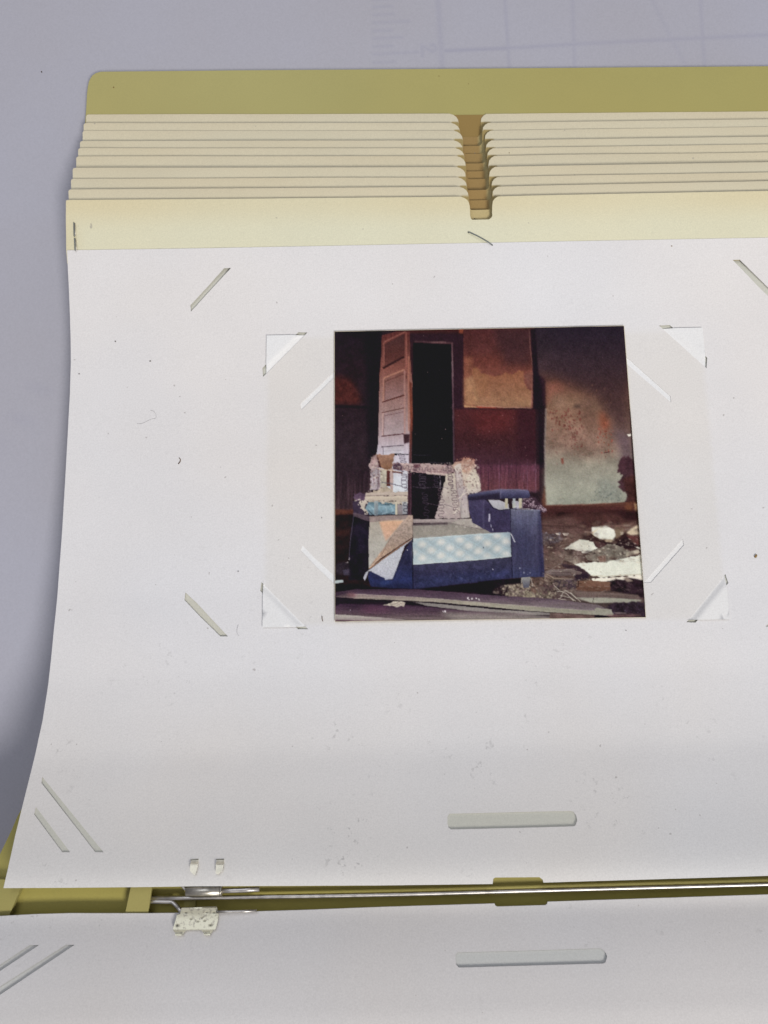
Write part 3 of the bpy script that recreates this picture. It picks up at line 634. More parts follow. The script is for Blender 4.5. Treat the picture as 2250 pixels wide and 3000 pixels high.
# -- black post
poly('B', [(512, 110), (560, 110), (590, 560), (640, 600), (662, 880), (650, 1300), (652, 1700), (600, 1700), (590, 900), (535, 880), (532, 540)], (30, 20, 30), 1, .9, .1)
poly('D', [(600, -30), (655, -30), (650, 300), (640, 400), (606, 400)], (44, 24, 32), 1, .8, .2)
# -- right wall
RW = [(100, (42, 32, 42)), (300, (50, 38, 46)), (500, (62, 44, 50)), (640, (90, 58, 52)), (760, (114, 80, 64)), (900, (134, 100, 78)), (1050, (142, 112, 92)), (1250, (138, 114, 98)), (1400, (142, 132, 115)), (1600, (150, 148, 131)), (1820, (156, 155, 137))]
poly('B', [(556, 90), (1440, 70), (1480, 1000), (1540, 1830), (655, 1830), (650, 1300), (664, 860), (655, 620), (590, 540), (575, 300)], RW, 2, 1, .2, NM)
poly('B', [(700, 60), (1500, 60), (1500, 1200), (1290, 1060), (1120, 780), (900, 640), (760, 560)], [(80, (38, 30, 42)), (400, (52, 38, 46)), (800, (62, 42, 46)), (1200, (74, 52, 58))], 22, .9, .12)
poly('B', [(1010, 780), (1110, 790), (1160, 900), (1150, 1100), (1040, 1050), (930, 900)], (94, 70, 62), 10, .7, .15)
poly('B', [(670, 640), (780, 620), (860, 720), (740, 740), (690, 860), (664, 830)], (150, 86, 70), 8, .55, .2)
poly('B', [(600, 560), (650, 580), (662, 850), (648, 850)], (60, 34, 44), 4, .6)
poly('B', [(720, 760), (1000, 800), (980, 930), (700, 930)], (138, 106, 84), 14, .6, .15)
poly('B', [(670, 880), (900, 860), (1320, 1000), (1340, 1330), (1000, 1360), (680, 1240)], (128, 84, 70), 20, .35, .5, NM)
poly('B', [(1170, 900), (1230, 940), (1290, 1040), (1260, 1110), (1190, 1080)], (136, 68, 48), 8, .8, .3)
poly('B', [(1290, 1060), (1500, 1150), (1520, 1500), (1400, 1480), (1380, 1300)], (92, 72, 82), 12, .8, .15)
poly('B', [(1120, 760), (1200, 900), (1180, 1000), (1120, 900)], (128, 98, 80), 8, .4)
specks('B', (680, 640, 1300, 1400), 160, 9, (104, 70, 60), .3, 71, 1.6); specks('B', (700, 890, 1000, 1100), 60, 11, (98, 46, 44), .55, 1, 1.3)
specks('B', (900, 1000, 1040, 1280), 34, 9, (104, 52, 52), .5, 2, 1.8)
specks('B', (680, 1100, 1320, 1430), 80, 7, (124, 78, 70), .4, 3)
specks('B', (1160, 1080, 1320, 1320), 34, 9, (140, 66, 54), .55, 5, 1.4)
specks('B', (700, 1400, 1380, 1700), 60, 6, (138, 128, 112), .5, 6)
poly('B', [(805, 1370), (830, 1365), (836, 1425), (815, 1430)], (126, 64, 54), 1, .9)
line('B', [(1225, 1318), (1280, 1308)], 8, (62, 36, 40), .9)
poly('B', [(940, 850), (1000, 842), (1000, 880), (920, 885)], (64, 50, 48), 3, .7)
line('B', [(662, 890), (655, 1100), (650, 1250), (658, 1480), (655, 1650)], 16, (152, 138, 130), .6, 1)
poly('D', [(655, -40), (1400, -60), (1450, 290), (1100, 316), (658, 330)], [(-60, (146, 139, 122)), (90, (152, 149, 132)), (200, (156, 155, 137)), (330, (146, 148, 132))], 12, .8, .1, NM)
poly('D', [(1180, 60), (1300, 100), (1420, 240), (1380, 300), (1150, 270)], (122, 126, 116), 10, .6, .3)
specks('D', (1080, 200, 1420, 300), 40, 9, (92, 100, 96), .5, 7)
specks('D', (680, 0, 1300, 300), 60, 6, (150, 140, 118), .4, 8)
RD = [(1400, 1360), (1480, 1345), (1530, 1400), (1560, 1830), (1420, 1830), (1440, 1740), (1380, 1650), (1360, 1590), (1400, 1530), (1360, 1500)]
poly('B', RD, (64, 38, 48), 1, .95, .3, None, 12)
poly('D', [(1400, 60), (1560, 40), (1570, 420), (1440, 330), (1450, 240)], (66, 38, 38), 3, .9, .35, None, 8)
poly('D', [(650, 130), (668, 330), (640, 380), (620, 300)], (112, 62, 48), 2, .6)
poly('D', [(640, 332), (1100, 320), (1540, 296), (1560, 440), (640, 420)], [(310, (92, 54, 46)), (350, (72, 40, 40)), (420, (56, 30, 34))], 1, .95, .2, NH)
line('D', [(660, 334), (1000, 326), (1300, 312)], 7, (150, 110, 92), .6)
# -- floor
poly('D', [(600, 400), (1570, 400), (1640, 1440), (300, 1440), (300, 1000), (600, 1000)], [(400, (56, 32, 34)), (480, (66, 42, 42)), (700, (62, 42, 44)), (1000, (78, 60, 56)), (1300, (72, 58, 58)), (1440, (60, 46, 50))], 1, 1, .5, NM)
poly('D', [(820, 430), (1200, 400), (1400, 440), (1440, 500), (1000, 560), (820, 530)], (74, 46, 46), 6, .8, .3)
poly('D', [(620, 470), (900, 440), (1080, 560), (1120, 590), (1000, 640), (760, 600), (620, 560)], (92, 66, 64), 6, .8, .35, NH)
poly('D', [(1520, 310), (1546, 320), (1550, 400), (1530, 390)], (205, 160, 110), 2, .9); poly('D', [(1440, 320), (1510, 340), (1500, 390), (1430, 370)], (130, 80, 50), 5, .7)
poly('D', [(1330, 400), (1560, 380), (1560, 480), (1440, 470)], (44, 24, 28), 4, .8, .3)
poly('D', [(1050, 560), (1300, 520), (1550, 488), (1560, 540), (1420, 610), (1380, 670), (1330, 640)], (106, 78, 72), 2, .9, .25, NH)
poly('D', [(1330, 540), (1420, 560), (1400, 640), (1330, 660)], (134, 112, 88), 2, .8)
SW = (224, 222, 205)
poly('D', [(1108, 545), (1250, 532), (1325, 570), (1340, 630), (1310, 668), (1190, 664), (1130, 632), (1105, 600)], SW, 1, 1, .03)
line('D', [(1115, 600), (1160, 570), (1215, 545)], 10, (214, 190, 140), .8, 1)
line('D', [(1110, 592), (1130, 636), (1185, 666), (1310, 670)], 8, (208, 180, 120), .6, 1)
line('D', [(1060, 600), (1150, 660), (1260, 700), (1340, 690), (1440, 600), (1560, 540)], 26, (52, 32, 34), .9, 1)
line('D', [(1040, 590), (1120, 600)], 14, (170, 140, 124), .8, 1)
poly('D', [(1440, 600), (1490, 556), (1560, 520), (1570, 620), (1480, 626)], (226, 206, 170), 2, .9, .15)
poly('D', [(1380, 590), (1420, 590), (1410, 616), (1390, 622)], (220, 208, 176), 1, .9)
poly('D', [(1440, 620), (1570, 632), (1575, 730), (1480, 690)], (96, 54, 56), 2, .9)
poly('D', [(1210, 680), (1340, 700), (1440, 630), (1560, 740), (1450, 760), (1250, 712)], (40, 24, 30), 1, .9)
poly('D', [(1230, 674), (1310, 672), (1300, 690), (1240, 690)], (212, 190, 150), 1, .8)
poly('D', [(752, 604), (800, 604), (800, 622), (770, 624)], (232, 220, 200), 0, .95); poly('D', [(820, 604), (888, 604), (872, 624), (836, 628)], (236, 222, 200), 0, .95)
poly('D', [(625, 600), (760, 620), (840, 650), (800, 700), (640, 720)], (92, 82, 92), 2, .85, .5)
specks('D', (625, 600, 800, 720), 22, 11, (138, 134, 150), .6, 11); specks('D', (625, 610, 800, 730), 22, 10, (52, 34, 42), .7, 12)
poly('D', [(780, 700), (900, 620), (1000, 610), (1010, 660), (900, 720), (830, 760)], (98, 72, 66), 2, .9, .25)
poly('D', [(838, 757), (900, 720), (985, 665), (1060, 672), (1122, 692), (1140, 735), (1172, 748), (1100, 775), (1060, 795), (1030, 803), (985, 775), (930, 765)], (222, 222, 204), 0, 1, .05, None, 3)
poly('D', [(990, 660), (1110, 690), (1125, 720), (1000, 700)], (172, 178, 160), 1, .7)
poly('D', [(790, 780), (900, 760), (1020, 800), (1040, 880), (1000, 900), (860, 860)], (96, 78, 74), 1, .9, .45)
poly('D', [(845, 820), (960, 826), (1000, 890), (940, 905), (830, 860)], (136, 122, 108), 1, .9, .25)
poly('D', [(640, 800), (850, 815), (820, 890), (720, 950), (640, 960)], (98, 78, 72), 1, .9, .25)
line('D', [(860, 815), (810, 900), (720, 950)], 10, (142, 124, 112), .6)
poly('D', [(938, 905), (1000, 895), (1150, 884), (1240, 888), (1300, 864), (1420, 850), (1590, 812), (1610, 1012), (1400, 1022), (1200, 1034), (1090, 1012), (1040, 960)], (220, 221, 203), 0, 1, .025, None, 3)
poly('D', [(1104, 1046), (1200, 1040), (1420, 1026), (1610, 1008), (1620, 1062), (1400, 1068), (1270, 1074), (1130, 1082)], (234, 224, 204), 0, 1, .04, None, 3)
line('D', [(1090, 1016), (1250, 1022), (1600, 1002)], 6, (168, 144, 110), .7)
poly('D', [(1040, 825), (1090, 782), (1180, 752), (1250, 712), (1330, 716), (1420, 745), (1470, 790), (1430, 850), (1300, 866), (1250, 888), (1170, 882), (1060, 862)], (122, 112, 100), 0, 1, .22, None, 3)
for p in ([(1090, 790), (1150, 800), (1160, 870)], [(1180, 800), (1240, 800), (1260, 860), (1230, 885)], [(1250, 730), (1320, 760), (1330, 850)], [(1150, 850), (1200, 830), (1240, 850)], [(1060, 830), (1100, 860)]):
    line('D', p, 8, (70, 58, 54), .6, 1)
poly('D', [(1160, 830), (1240, 820), (1245, 880), (1180, 885)], (120, 78, 68), 2, .6)
poly('D', [(1440, 790), (1560, 760), (1590, 800), (1440, 830)], (186, 176, 152), 1, .8, .3)
poly('D', [(1520, 735), (1580, 740), (1585, 765)], SW, 0, .9)
poly('D', [(800, 895), (980, 925), (1100, 1010), (1060, 1050), (960, 990), (830, 930)], (52, 36, 46), 1, .9, .3)
poly('D', [(700, 958), (900, 948), (1015, 985), (1000, 1012), (740, 1024), (640, 980)], [(950, (122, 106, 100)), (1020, (96, 80, 80))], 0, 1, .25, NH)
line('D', [(720, 985), (980, 990)], 5, (66, 50, 54), .7); line('D', [(700, 965), (900, 958)], 5, (156, 142, 134), .6)
poly('D', [(640, 1000), (740, 1030), (930, 1040), (925, 1075), (680, 1080), (620, 1060)], (110, 92, 82), 0, 1, .35)
line('D', [(670, 1000), (740, 1042), (925, 1055)], 9, (164, 142, 120), .8); line('D', [(650, 1010), (676, 1080)], 9, (160, 140, 120), .7)
poly('D', [(920, 1010), (1060, 1000), (1080, 1040), (960, 1060)], (40, 28, 40), 1, .9)
poly('D', [(740, 1060), (960, 1050), (960, 1160), (740, 1120)], (62, 50, 62), 3, .8, .5)
poly('D', [(965, 1072), (1100, 1062), (1290, 1080), (1290, 1160), (1100, 1180), (950, 1160)], [(1060, (116, 84, 68)), (1180, (92, 62, 54))], 0, 1, .2, NH)
line('D', [(980, 1060), (975, 1120), (930, 1160)], 8, (44, 28, 32), .9)
poly('D', [(1285, 1070), (1350, 1050), (1420, 1060), (1440, 1032), (1600, 1060), (1640, 1240), (1290, 1160)], (44, 30, 38), 1, 1, .6)
poly('D', [(1415, 1040), (1450, 1030), (1510, 1070), (1450, 1080)], (170, 150, 130), 1, .8)
for s in range(22):
    x = 1300 + 180 * rs.rand(); y = 1070 + 90 * rs.rand(); line('D', [(x, y), (x + 40, y + 30 * rs.rand())], 3, (112, 92, 92), .5)
poly('D', [(300, 1150), (620, 1120), (960, 1160), (1400, 1190), (1560, 1220), (1600, 1290), (1000, 1270), (300, 1240)], (98, 82, 78), 2, .9, .35, NM)
poly('D', [(900, 1172), (1200, 1176), (1560, 1205), (1580, 1240), (1000, 1230)], [(1170, (124, 104, 96)), (1230, (100, 82, 80))], 1, .9, .2, NH)
poly('D', [(950, 1230), (1300, 1232), (1600, 1254), (1540, 1280), (1100, 1280)], (160, 158, 140), 1, .95, .1, NH)
line('D', [(1124, 1232), (1118, 1276)], 5, (50, 40, 40), .8); specks('D', (950, 1180, 1400, 1225), 8, 6, (70, 52, 52), .8, 14)
# rubble heaps
for box, nn, c in (((150, 1080, 420, 1200), 34, (112, 98, 90)), ((230, 1090, 580, 1240), 50, (146, 132, 112)), ((430, 1170, 760, 1250), 30, (138, 126, 104)), ((500, 1040, 640, 1180), 20, (96, 74, 66)), ((600, 1080, 960, 1180), 34, (104, 88, 80)), ((640, 1100, 900, 1240), 22, (76, 56, 60)), ((640, 700, 800, 800), 16, (84, 60, 58)), ((1280, 1380, 1600, 1440), 16, (120, 90, 90))):
    specks('D', box, nn, 22, c, .6, nn); specks('D', box, nn, 12, tuple(v * .55 for v in c), .5, nn + 5); specks('D', box, nn, 9, tuple(min(v * 1.3, 230) for v in c), .6, nn + 9)
for p in ([(740, 1110), (790, 1160), (860, 1190), (930, 1260)], [(850, 1160), (920, 1200), (1000, 1270)], [(900, 1180), (960, 1240)], [(770, 1170), (870, 1165)], [(800, 1210), (900, 1230), (950, 1265)], [(780, 1240), (860, 1250)], [(830, 1180), (800, 1240)]):
    line('D', p, 6, (204, 194, 174), .8)
# -- chair: back frame seen through
poly('A', [(520, 1240), (820, 1240), (815, 1700), (560, 1700), (500, 1400)], [(1240, (186, 178, 188)), (1660, (198, 202, 206))], 0, 1, .08)
# door
DG = [(135, (84, 40, 42)), (300, (98, 54, 52)), (500, (124, 72, 64)), (700, (140, 96, 88)), (900, (152, 118, 112)), (1100, (166, 140, 140)), (1300, (190, 178, 188)), (1660, (196, 198, 204))]
poly('A', [(560, 175), (700, 138), (832, 134), (836, 400), (856, 640), (856, 1000), (848, 1420), (520, 1420), (526, 1100), (538, 560), (553, 370)], DG, 0, 1, .09, NV)
poly('A', [(553, 370), (545, 480), (538, 560), (560, 175)], (44, 24, 30), 2, .6)
DP = [(200, (70, 42, 44)), (380, (78, 42, 42)), (520, (112, 68, 62)), (760, (142, 104, 100)), (1000, (158, 132, 132)), (1160, (170, 150, 152)), (1330, (196, 190, 198))]
for q in ([(590, 262), (775, 160), (780, 375), (590, 470)], [(592, 600), (778, 516), (778, 750), (590, 805)], [(582, 935), (778, 895), (770, 1125), (575, 1150)], [(575, 1262), (770, 1245), (770, 1330), (572, 1330)]):
    poly('A', q, DP, 0, .95, .08)
for a_, c in (([(575, 262), (590, 235), (790, 138)], (150, 90, 78)), ([(582, 270), (582, 460)], (142, 84, 74)), ([(578, 600), (590, 585), (778, 508)], (188, 128, 98)), ([(576, 600), (575, 810)], (178, 120, 98)), ([(570, 930), (570, 1150)], (190, 152, 142)), ([(780, 520), (782, 1130)], (176, 124, 112)), ([(795, 150), (800, 480)], (160, 92, 78)), ([(820, 380), (822, 1100)], (176, 108, 84))):
    line('A', a_, 12, c, .8, 1)
for a_, w, c in (([(575, 492), (640, 455), (775, 385)], 20, (44, 24, 28)), ([(595, 622), (776, 548)], 7, (82, 48, 46)), ([(566, 824), (775, 756)], 12, (70, 32, 34)), ([(562, 925), (680, 900), (776, 880)], 7, (72, 36, 38)), ([(585, 958), (770, 916)], 5, (104, 70, 70)), ([(556, 1156), (770, 1130)], 11, (76, 44, 50)), ([(555, 1258), (768, 1244)], 9, (80, 66, 78)), ([(575, 1300), (770, 1290)], 4, (150, 140, 150)), ([(590, 262), (590, 466)], 6, (62, 34, 38)), ([(590, 605), (588, 800)], 6, (96, 60, 58)), ([(582, 940), (576, 1148)], 6, (112, 84, 84)), ([(798, 540), (798, 600)], 8, (78, 40, 40)), ([(570, 1262), (572, 1330)], 6, (90, 78, 88))):
    line('A', a_, w, c, .85)
poly('A', [(826, 620), (852, 640), (860, 1000), (848, 1420), (822, 1420), (834, 1000)], [(620, (92, 44, 38)), (900, (126, 58, 40)), (1150, (98, 46, 40)), (1420, (64, 34, 42))], 1, .95)
poly('A', [(770, 1134), (830, 1134), (826, 1215), (775, 1230)], (54, 30, 38), 1, .95)
specks('A', (560, 400, 800, 1200), 26, 4, (84, 46, 46), .7, 21)
poly('A', [(855, 1100), (858, 1420), (1256, 1430), (1250, 1000)], (20, 17, 24), 3, .8)
line('A', [(870, 1336), (1040, 1342)], 4, (90, 86, 100), .4); line('A', [(1010, 1410), (1240, 1412)], 6, (92, 82, 92), .4)
# gap under the top rail, doorway continues
poly('A', [(815, 1490), (1200, 1520), (1200, 1700), (815, 1700)], (26, 20, 28), 0, 1)
poly('C', [(815, 30), (1190, 40), (1160, 170), (1075, 470), (810, 470)], (28, 20, 28), 0, 1, .1)
poly('C', [(812, 0), (850, 10), (850, 428), (808, 428)], (62, 36, 48), 0, .95, .1); line('C', [(840, 50), (838, 420)], 5, (96, 74, 88), .6)
# left arm post (torn)
poly('A', [(505, 1330), (530, 1332), (545, 1660), (460, 1660), (455, 1500), (440, 1440), (460, 1390)], [(1330, (176, 142, 136)), (1660, (176, 160, 164))], 0, 1, .25, None, 8)
poly('C', [(455, -20), (545, -20), (560, 200), (450, 190)], (172, 158, 162), 0, 1, .25, None, 8)
line('A', [(520, 1350), (525, 1480), (535, 1659)], 12, (108, 82, 92), .6); line('C', [(525, 0), (520, 180)], 10, (96, 74, 84), .6)
specks('C', (450, 0, 560, 190), 16, 8, (90, 70, 80), .6, 22)
poly('A', [(505, 1332), (680, 1328), (670, 1400), (650, 1480), (560, 1470), (535, 1400)], [(1330, (168, 122, 98)), (1480, (128, 88, 64))], 0, 1, .25, None, 5)
poly('A', [(512, 1336), (545, 1420), (555, 1470), (530, 1455), (522, 1400)], (60, 32, 34), 0, .9)
poly('A', [(640, 1470), (668, 1470), (668, 1700), (640, 1700)], (172, 140, 128), 0, 1, .1); poly('A', [(545, 1480), (610, 1480), (605, 1700), (545, 1700)], (176, 168, 146), 0, 1, .2)
poly('A', [(608, 1480), (636, 1480), (640, 1640), (606, 1640)], (82, 42, 42), 0, 1, .1)
poly('C', [(640, 0), (668, 0), (668, 200), (640, 200)], (176, 150, 142), 0, 1, .1); poly('C', [(545, 0), (605, 0), (600, 190), (550, 190)], (182, 172, 152), 0, 1, .25)
poly('C', [(606, 0), (640, 0), (636, 150), (606, 150)], (84, 44, 44), 0, 1)
poly('C', [(480, 190), (560, 170), (620, 150), (670, 190), (660, 215), (480, 220)], (178, 160, 138), 0, 1, .25, None, 6)
# top rail
poly('A', [(665, 1415), (820, 1420), (990, 1420), (1250, 1440), (1260, 1500), (1200, 1532), (990, 1515), (830, 1495), (670, 1480)], [(1410, (182, 156, 150)), (1460, (172, 144, 138)), (1530, (146, 112, 116))], 0, 1, .15, NH, 3)
poly('A', [(668, 1425), (720, 1408), (760, 1440), (755, 1490), (668, 1475)], (66, 44, 62), 1, .9, .3); poly('A', [(860, 1430), (930, 1425), (940, 1460), (880, 1470)], (82, 46, 60), 1, .9)
poly('A', [(860, 1470), (900, 1480), (900, 1495), (870, 1490)], (90, 62, 74), 1, .8)
poly('A', [(990, 1500), (1200, 1518), (1195, 1540), (990, 1520)], (196, 170, 160), 0, .9)
line('A', [(520, 1470), (640, 1488), (760, 1505)], 9, (206, 178, 150), .9); line('A', [(665, 1500), (750, 1510), (755, 1520)], 16, (84, 44, 46), .8)
# right arm block of the back
poly('A', [(1250, 1440), (1290, 1400), (1350, 1375), (1400, 1365), (1450, 1385), (1465, 1440), (1470, 1520), (1510, 1610), (1515, 1700), (1180, 1700), (1200, 1600), (1260, 1500)], [(1370, (170, 118, 98)), (1450, (188, 158, 140)), (1600, (196, 178, 164)), (1700, (190, 178, 164))], 0, 1, .14, None, 8)
poly('C', [(1190, 30), (1470, -20), (1510, 80), (1520, 160), (1500, 190), (1390, 230), (1410, 420), (1320, 460), (1075, 462), (1110, 330), (1150, 180)], [(0, (196, 182, 160)), (200, (190, 176, 164)), (460, (172, 154, 150))], 0, 1, .1, None, 4)
poly('A', [(1265, 1450), (1290, 1430), (1330, 1420), (1340, 1700), (1290, 1700)], (198, 184, 172), 0, 1, .08)
poly('C', [(1265, 0), (1330, 0), (1390, 200), (1415, 450), (1330, 462), (1300, 300)], [(0, (186, 172, 164)), (250, (170, 156, 156)), (460, (176, 166, 158))], 0, 1, .14, NV)
line('C', [(1272, 0), (1285, 150), (1310, 330), (1325, 460)], 9, (134, 110, 110), .8); line('C', [(1330, 20), (1390, 220), (1412, 440)], 6, (120, 98, 98), .7)
poly('A', [(1340, 1470), (1385, 1470), (1385, 1510), (1340, 1510)], (206, 168, 140), 0, .9); poly('A', [(1355, 1440), (1440, 1400), (1430, 1480), (1390, 1560), (1380, 1640), (1350, 1640)], (172, 126, 108), 2, .6, .2)
line('A', [(1340, 1440), (1400, 1450), (1450, 1400)], 8, (140, 96, 84), .6); line('A', [(1385, 1470), (1375, 1600)], 8, (150, 108, 94), .6)
poly('C', [(1340, 20), (1500, 30), (1520, 150), (1400, 190), (1350, 110)], (202, 190, 170), 3, .7, .15)
for p in ([(1370, 170), (1330, 260), (1310, 380)], [(1395, 200), (1300, 270)], [(1340, 230), (1395, 205)], [(1300, 300), (1290, 400), (1255, 415)], [(1370, 180), (1378, 120)]):
    line('C', p, 6, (216, 202, 184), .8)
poly('C', [(1290, 360), (1310, 400), (1255, 418)], (214, 200, 184), 0, .9)
for s in range(40):
    x = 1280 + 190 * rs.rand(); y = 1395 - 30 * math.sin((x - 1270) / 64) + 12 * rs.rand(); line('A', [(x, y), (x + 14 * rs.rand() - 7, y - 20 * rs.rand())], 4, (190, 128, 104), .6)
for bx_, n_ in (((440, 1330, 560, 1659), 60), ((1280, 1380, 1500, 1659), 80), ((660, 1415, 1250, 1530), 70)):
    specks('A', bx_, n_, 9, (206, 188, 172), .45, n_); specks('A', bx_, n_, 9, (116, 84, 82), .45, n_ + 3)
for bx_, n_ in (((390, 195, 815, 300), 60), ((1200, 20, 1500, 440), 60), ((290, 405, 430, 470), 16), ((440, 440, 850, 490), 30)):
    specks('C', bx_, n_, 8, (208, 192, 176), .4, n_ + 7); specks('C', bx_, n_, 8, (104, 82, 84), .45, n_ + 9)
# springs
SC = (84, 74, 88)
for a_ in (('A', 745, 1325, 775, 1420, 26, 3), ('C', 775, 0, 780, 190, 26, 3), ('A', 775, 1500, 775, 1659, 26, 2), ('C', 790, 300, 790, 420, 20, 2)): spring(*a_, 7, SC)
for a_ in (('A', 770, 1450, 920, 1480, 18, 3), ('A', 900, 1475, 1060, 1480, 22, 3), ('A', 1160, 1470, 1250, 1470, 22, 2), ('A', 1215, 1440, 1230, 1659, 20, 4), ('C', 1225, 30, 1230, 150, 24, 3), ('C', 1255, 170, 1280, 400, 24, 5), ('C', 1130, 170, 1125, 260, 22, 2), ('C', 1140, 250, 1135, 470, 26, 4)): spring(*a_, 7, (96, 76, 84))
for a_ in (('A', 950, 1530, 950, 1659, 30, 2), ('C', 960, 30, 955, 170, 32, 3), ('C', 975, 210, 985, 330, 26, 3), ('C', 1085, 40, 1090, 160, 20, 3), ('C', 1000, 350, 985, 460, 24, 2)): spring(*a_, 5, (78, 68, 80), .7)
line('A', [(1125, 1535), (1130, 1659)], 4, (190, 180, 186), .8); line('C', [(1125, 40), (1130, 200)], 4, (190, 180, 186), .7)
line('C', [(860, 150), (940, 165), (1080, 155), (1200, 165)], 4, (104, 92, 104), .7); line('C', [(1000, 310), (1100, 335), (1160, 320), (1250, 350)], 5, (96, 82, 92), .7)
line('A', [(685, 1330), (760, 1328), (820, 1332)], 8, (30, 26, 36), .9); poly('A', [(683, 1322), (705, 1322), (705, 1340), (685, 1340)], (28, 24, 34)); line('C', [(560, 110), (640, 120), (760, 150)], 8, (96, 92, 104), .8); line('A', [(640, 1620), (760, 1640)], 6, (104, 100, 112), .7)
# left arm rails and torn quilting
poly('C', [(285, 215), (410, 205), (410, 290), (290, 280)], (84, 62, 82), 0, 1, .5, None, 8)
poly('C', [(405, 208), (810, 200), (815, 240), (400, 240)], (184, 166, 150), 0, 1, .12, NH, 3); poly('C', [(398, 240), (815, 240), (815, 292), (395, 288)], [(240, (198, 182, 160)), (290, (180, 164, 146))], 0, 1, .08, NH, 3)
line('C', [(400, 242), (810, 240)], 5, (128, 104, 100), .7)
poly('C', [(275, 290), (420, 300), (440, 430), (380, 430), (285, 410)], (54, 42, 60), 0, 1, .3)
poly('C', [(350, 290), (400, 288), (430, 300), (400, 340), (430, 400), (400, 425), (370, 380), (345, 350)], (196, 182, 164), 0, .95, .2, None, 8)
specks('C', (285, 270, 430, 330), 18, 9, (190, 176, 164), .8, 31); specks('C', (350, 290, 440, 420), 12, 9, (34, 28, 38), .9, 32)
poly('C', [(430, 300), (690, 305), (690, 420), (440, 428), (400, 360)], [(300, (88, 116, 128)), (360, (124, 156, 168)), (430, (96, 120, 134))], 0, 1, .2)
for p in ([(430, 330), (480, 370), (480, 420)], [(530, 340), (600, 350), (660, 340)], [(600, 350), (610, 400), (560, 420)], [(640, 330), (670, 380), (650, 410)]): line('C', p, 9, (166, 192, 200), .7, 1)
for p in ([(430, 380), (470, 425), (560, 428)], [(540, 310), (600, 325), (680, 318)], [(600, 420), (680, 400)]): line('C', p, 7, (50, 62, 76), .8)
poly('C', [(395, 288), (815, 290), (810, 305), (780, 330), (740, 318), (690, 325), (640, 305), (560, 318), (530, 300), (440, 306)], (194, 180, 160), 0, .9, .15, None, 5)
poly('C', [(486, 290), (522, 290), (522, 432), (486, 432)], [(290, (150, 160, 160)), (430, (106, 118, 128))], 0, 1, .1); line('C', [(490, 295), (490, 430)], 5, (184, 190, 184), .7)
poly('C', [(690, 300), (712, 300), (712, 425), (690, 425)], (196, 186, 160), 0, 1, .1); poly('C', [(712, 325), (760, 325), (760, 425), (712, 425)], (134, 124, 126), 0, 1, .15)
poly('C', [(760, 300), (808, 300), (808, 420), (760, 420)], (176, 180, 184), 0, .8); spring('C', 790, 310, 790, 420, 18, 2, 8, (50, 46, 60))
# left side of the chair
poly('C', [(285, 405), (440, 455), (432, 930), (420, 1010), (380, 1060), (235, 1060), (235, 850), (262, 560)], (26, 20, 30), 0, 1, .4)
poly('C', [(300, 500), (430, 560), (420, 760), (330, 800)], (38, 32, 52), 8, .7, .4)
line('C', [(290, 410), (268, 560), (250, 720), (240, 850)], 7, (104, 98, 122), .55)
poly('C', [(275, 412), (300, 404), (440, 440), (440, 490), (400, 480), (290, 440)], (84, 68, 78), 0, 1, .2)
poly('C', [(436, 440), (690, 428), (860, 428), (780, 470), (440, 498)], (146, 126, 120), 0, 1, .14, NF)
poly('C', [(440, 498), (860, 460), (860, 640), (600, 800), (435, 948), (430, 700)], [(460, (170, 158, 142)), (700, (166, 160, 148)), (950, (184, 178, 168))], 0, 1, .08)
poly('C', [(535, 492), (600, 484), (775, 478), (640, 640), (598, 684), (570, 600)], [(480, (218, 166, 128)), (680, (190, 148, 124))], 2, .95, .1)
poly('C', [(775, 478), (820, 432), (862, 430), (860, 640), (560, 840), (436, 950), (470, 890), (600, 720), (650, 640)], [(430, (176, 150, 132)), (560, (164, 142, 128)), (700, (160, 136, 120)), (820, (186, 152, 126)), (950, (190, 160, 136))], 0, 1, .14, NG)
line('C', [(440, 925), (520, 850), (580, 780), (600, 720), (650, 640)], 6, (112, 88, 76), .55); specks('C', (480, 770, 640, 900), 14, 5, (110, 84, 74), .7, 33)
line('C', [(436, 950), (560, 862), (700, 760), (860, 655)], 9, (188, 136, 96), .8)
poly('C', [(862, 658), (780, 730), (740, 850), (665, 1050), (590, 1060), (585, 1040), (500, 1010), (460, 975), (430, 975), (395, 1070), (380, 1040), (400, 990), (560, 868)], [(650, (182, 186, 196)), (900, (186, 186, 192)), (1070, (170, 170, 182))], 0, 1, .06, NG)
poly('C', [(855, 662), (862, 1145), (640, 1140), (450, 1120), (425, 1040), (430, 990), (450, 974), (500, 1000), (590, 1044), (580, 1062), (660, 1056), (700, 960), (745, 850), (800, 740)], [(660, (42, 40, 72)), (900, (40, 40, 76)), (1050, (40, 46, 98)), (1145, (30, 32, 66))], 0, 1, .22, NF)
poly('C', [(530, 1070), (640, 1062), (660, 1090), (560, 1120)], (50, 68, 130), 5, .6); poly('C', [(430, 1000), (520, 1020), (580, 1060), (500, 1060)], (34, 34, 70), 4, .7)
line('C', [(840, 690), (800, 830), (760, 900), (700, 1040)], 7, (66, 68, 118), .4, 1); line('C', [(800, 820), (850, 900)], 6, (26, 26, 56), .6, 1)
specks('C', (800, 765, 820, 785), 2, 8, (226, 216, 216), 1, 34)
poly('C', [(200, 880), (240, 900), (250, 1020), (110, 1000), (110, 900)], (46, 38, 48), 3, .8, .4); poly('C', [(180, 960), (240, 955), (240, 1010), (190, 1010)], (74, 66, 88), 1, .8, .3)
poly('C', [(60, 1068), (180, 1058), (186, 1080), (60, 1100)], (172, 184, 184), 0, .95); specks('C', (125, 885, 250, 895), 2, 7, (200, 190, 190), .9, 35); specks('C', (236, 840, 250, 860), 2, 9, (196, 186, 190), .9, 36)
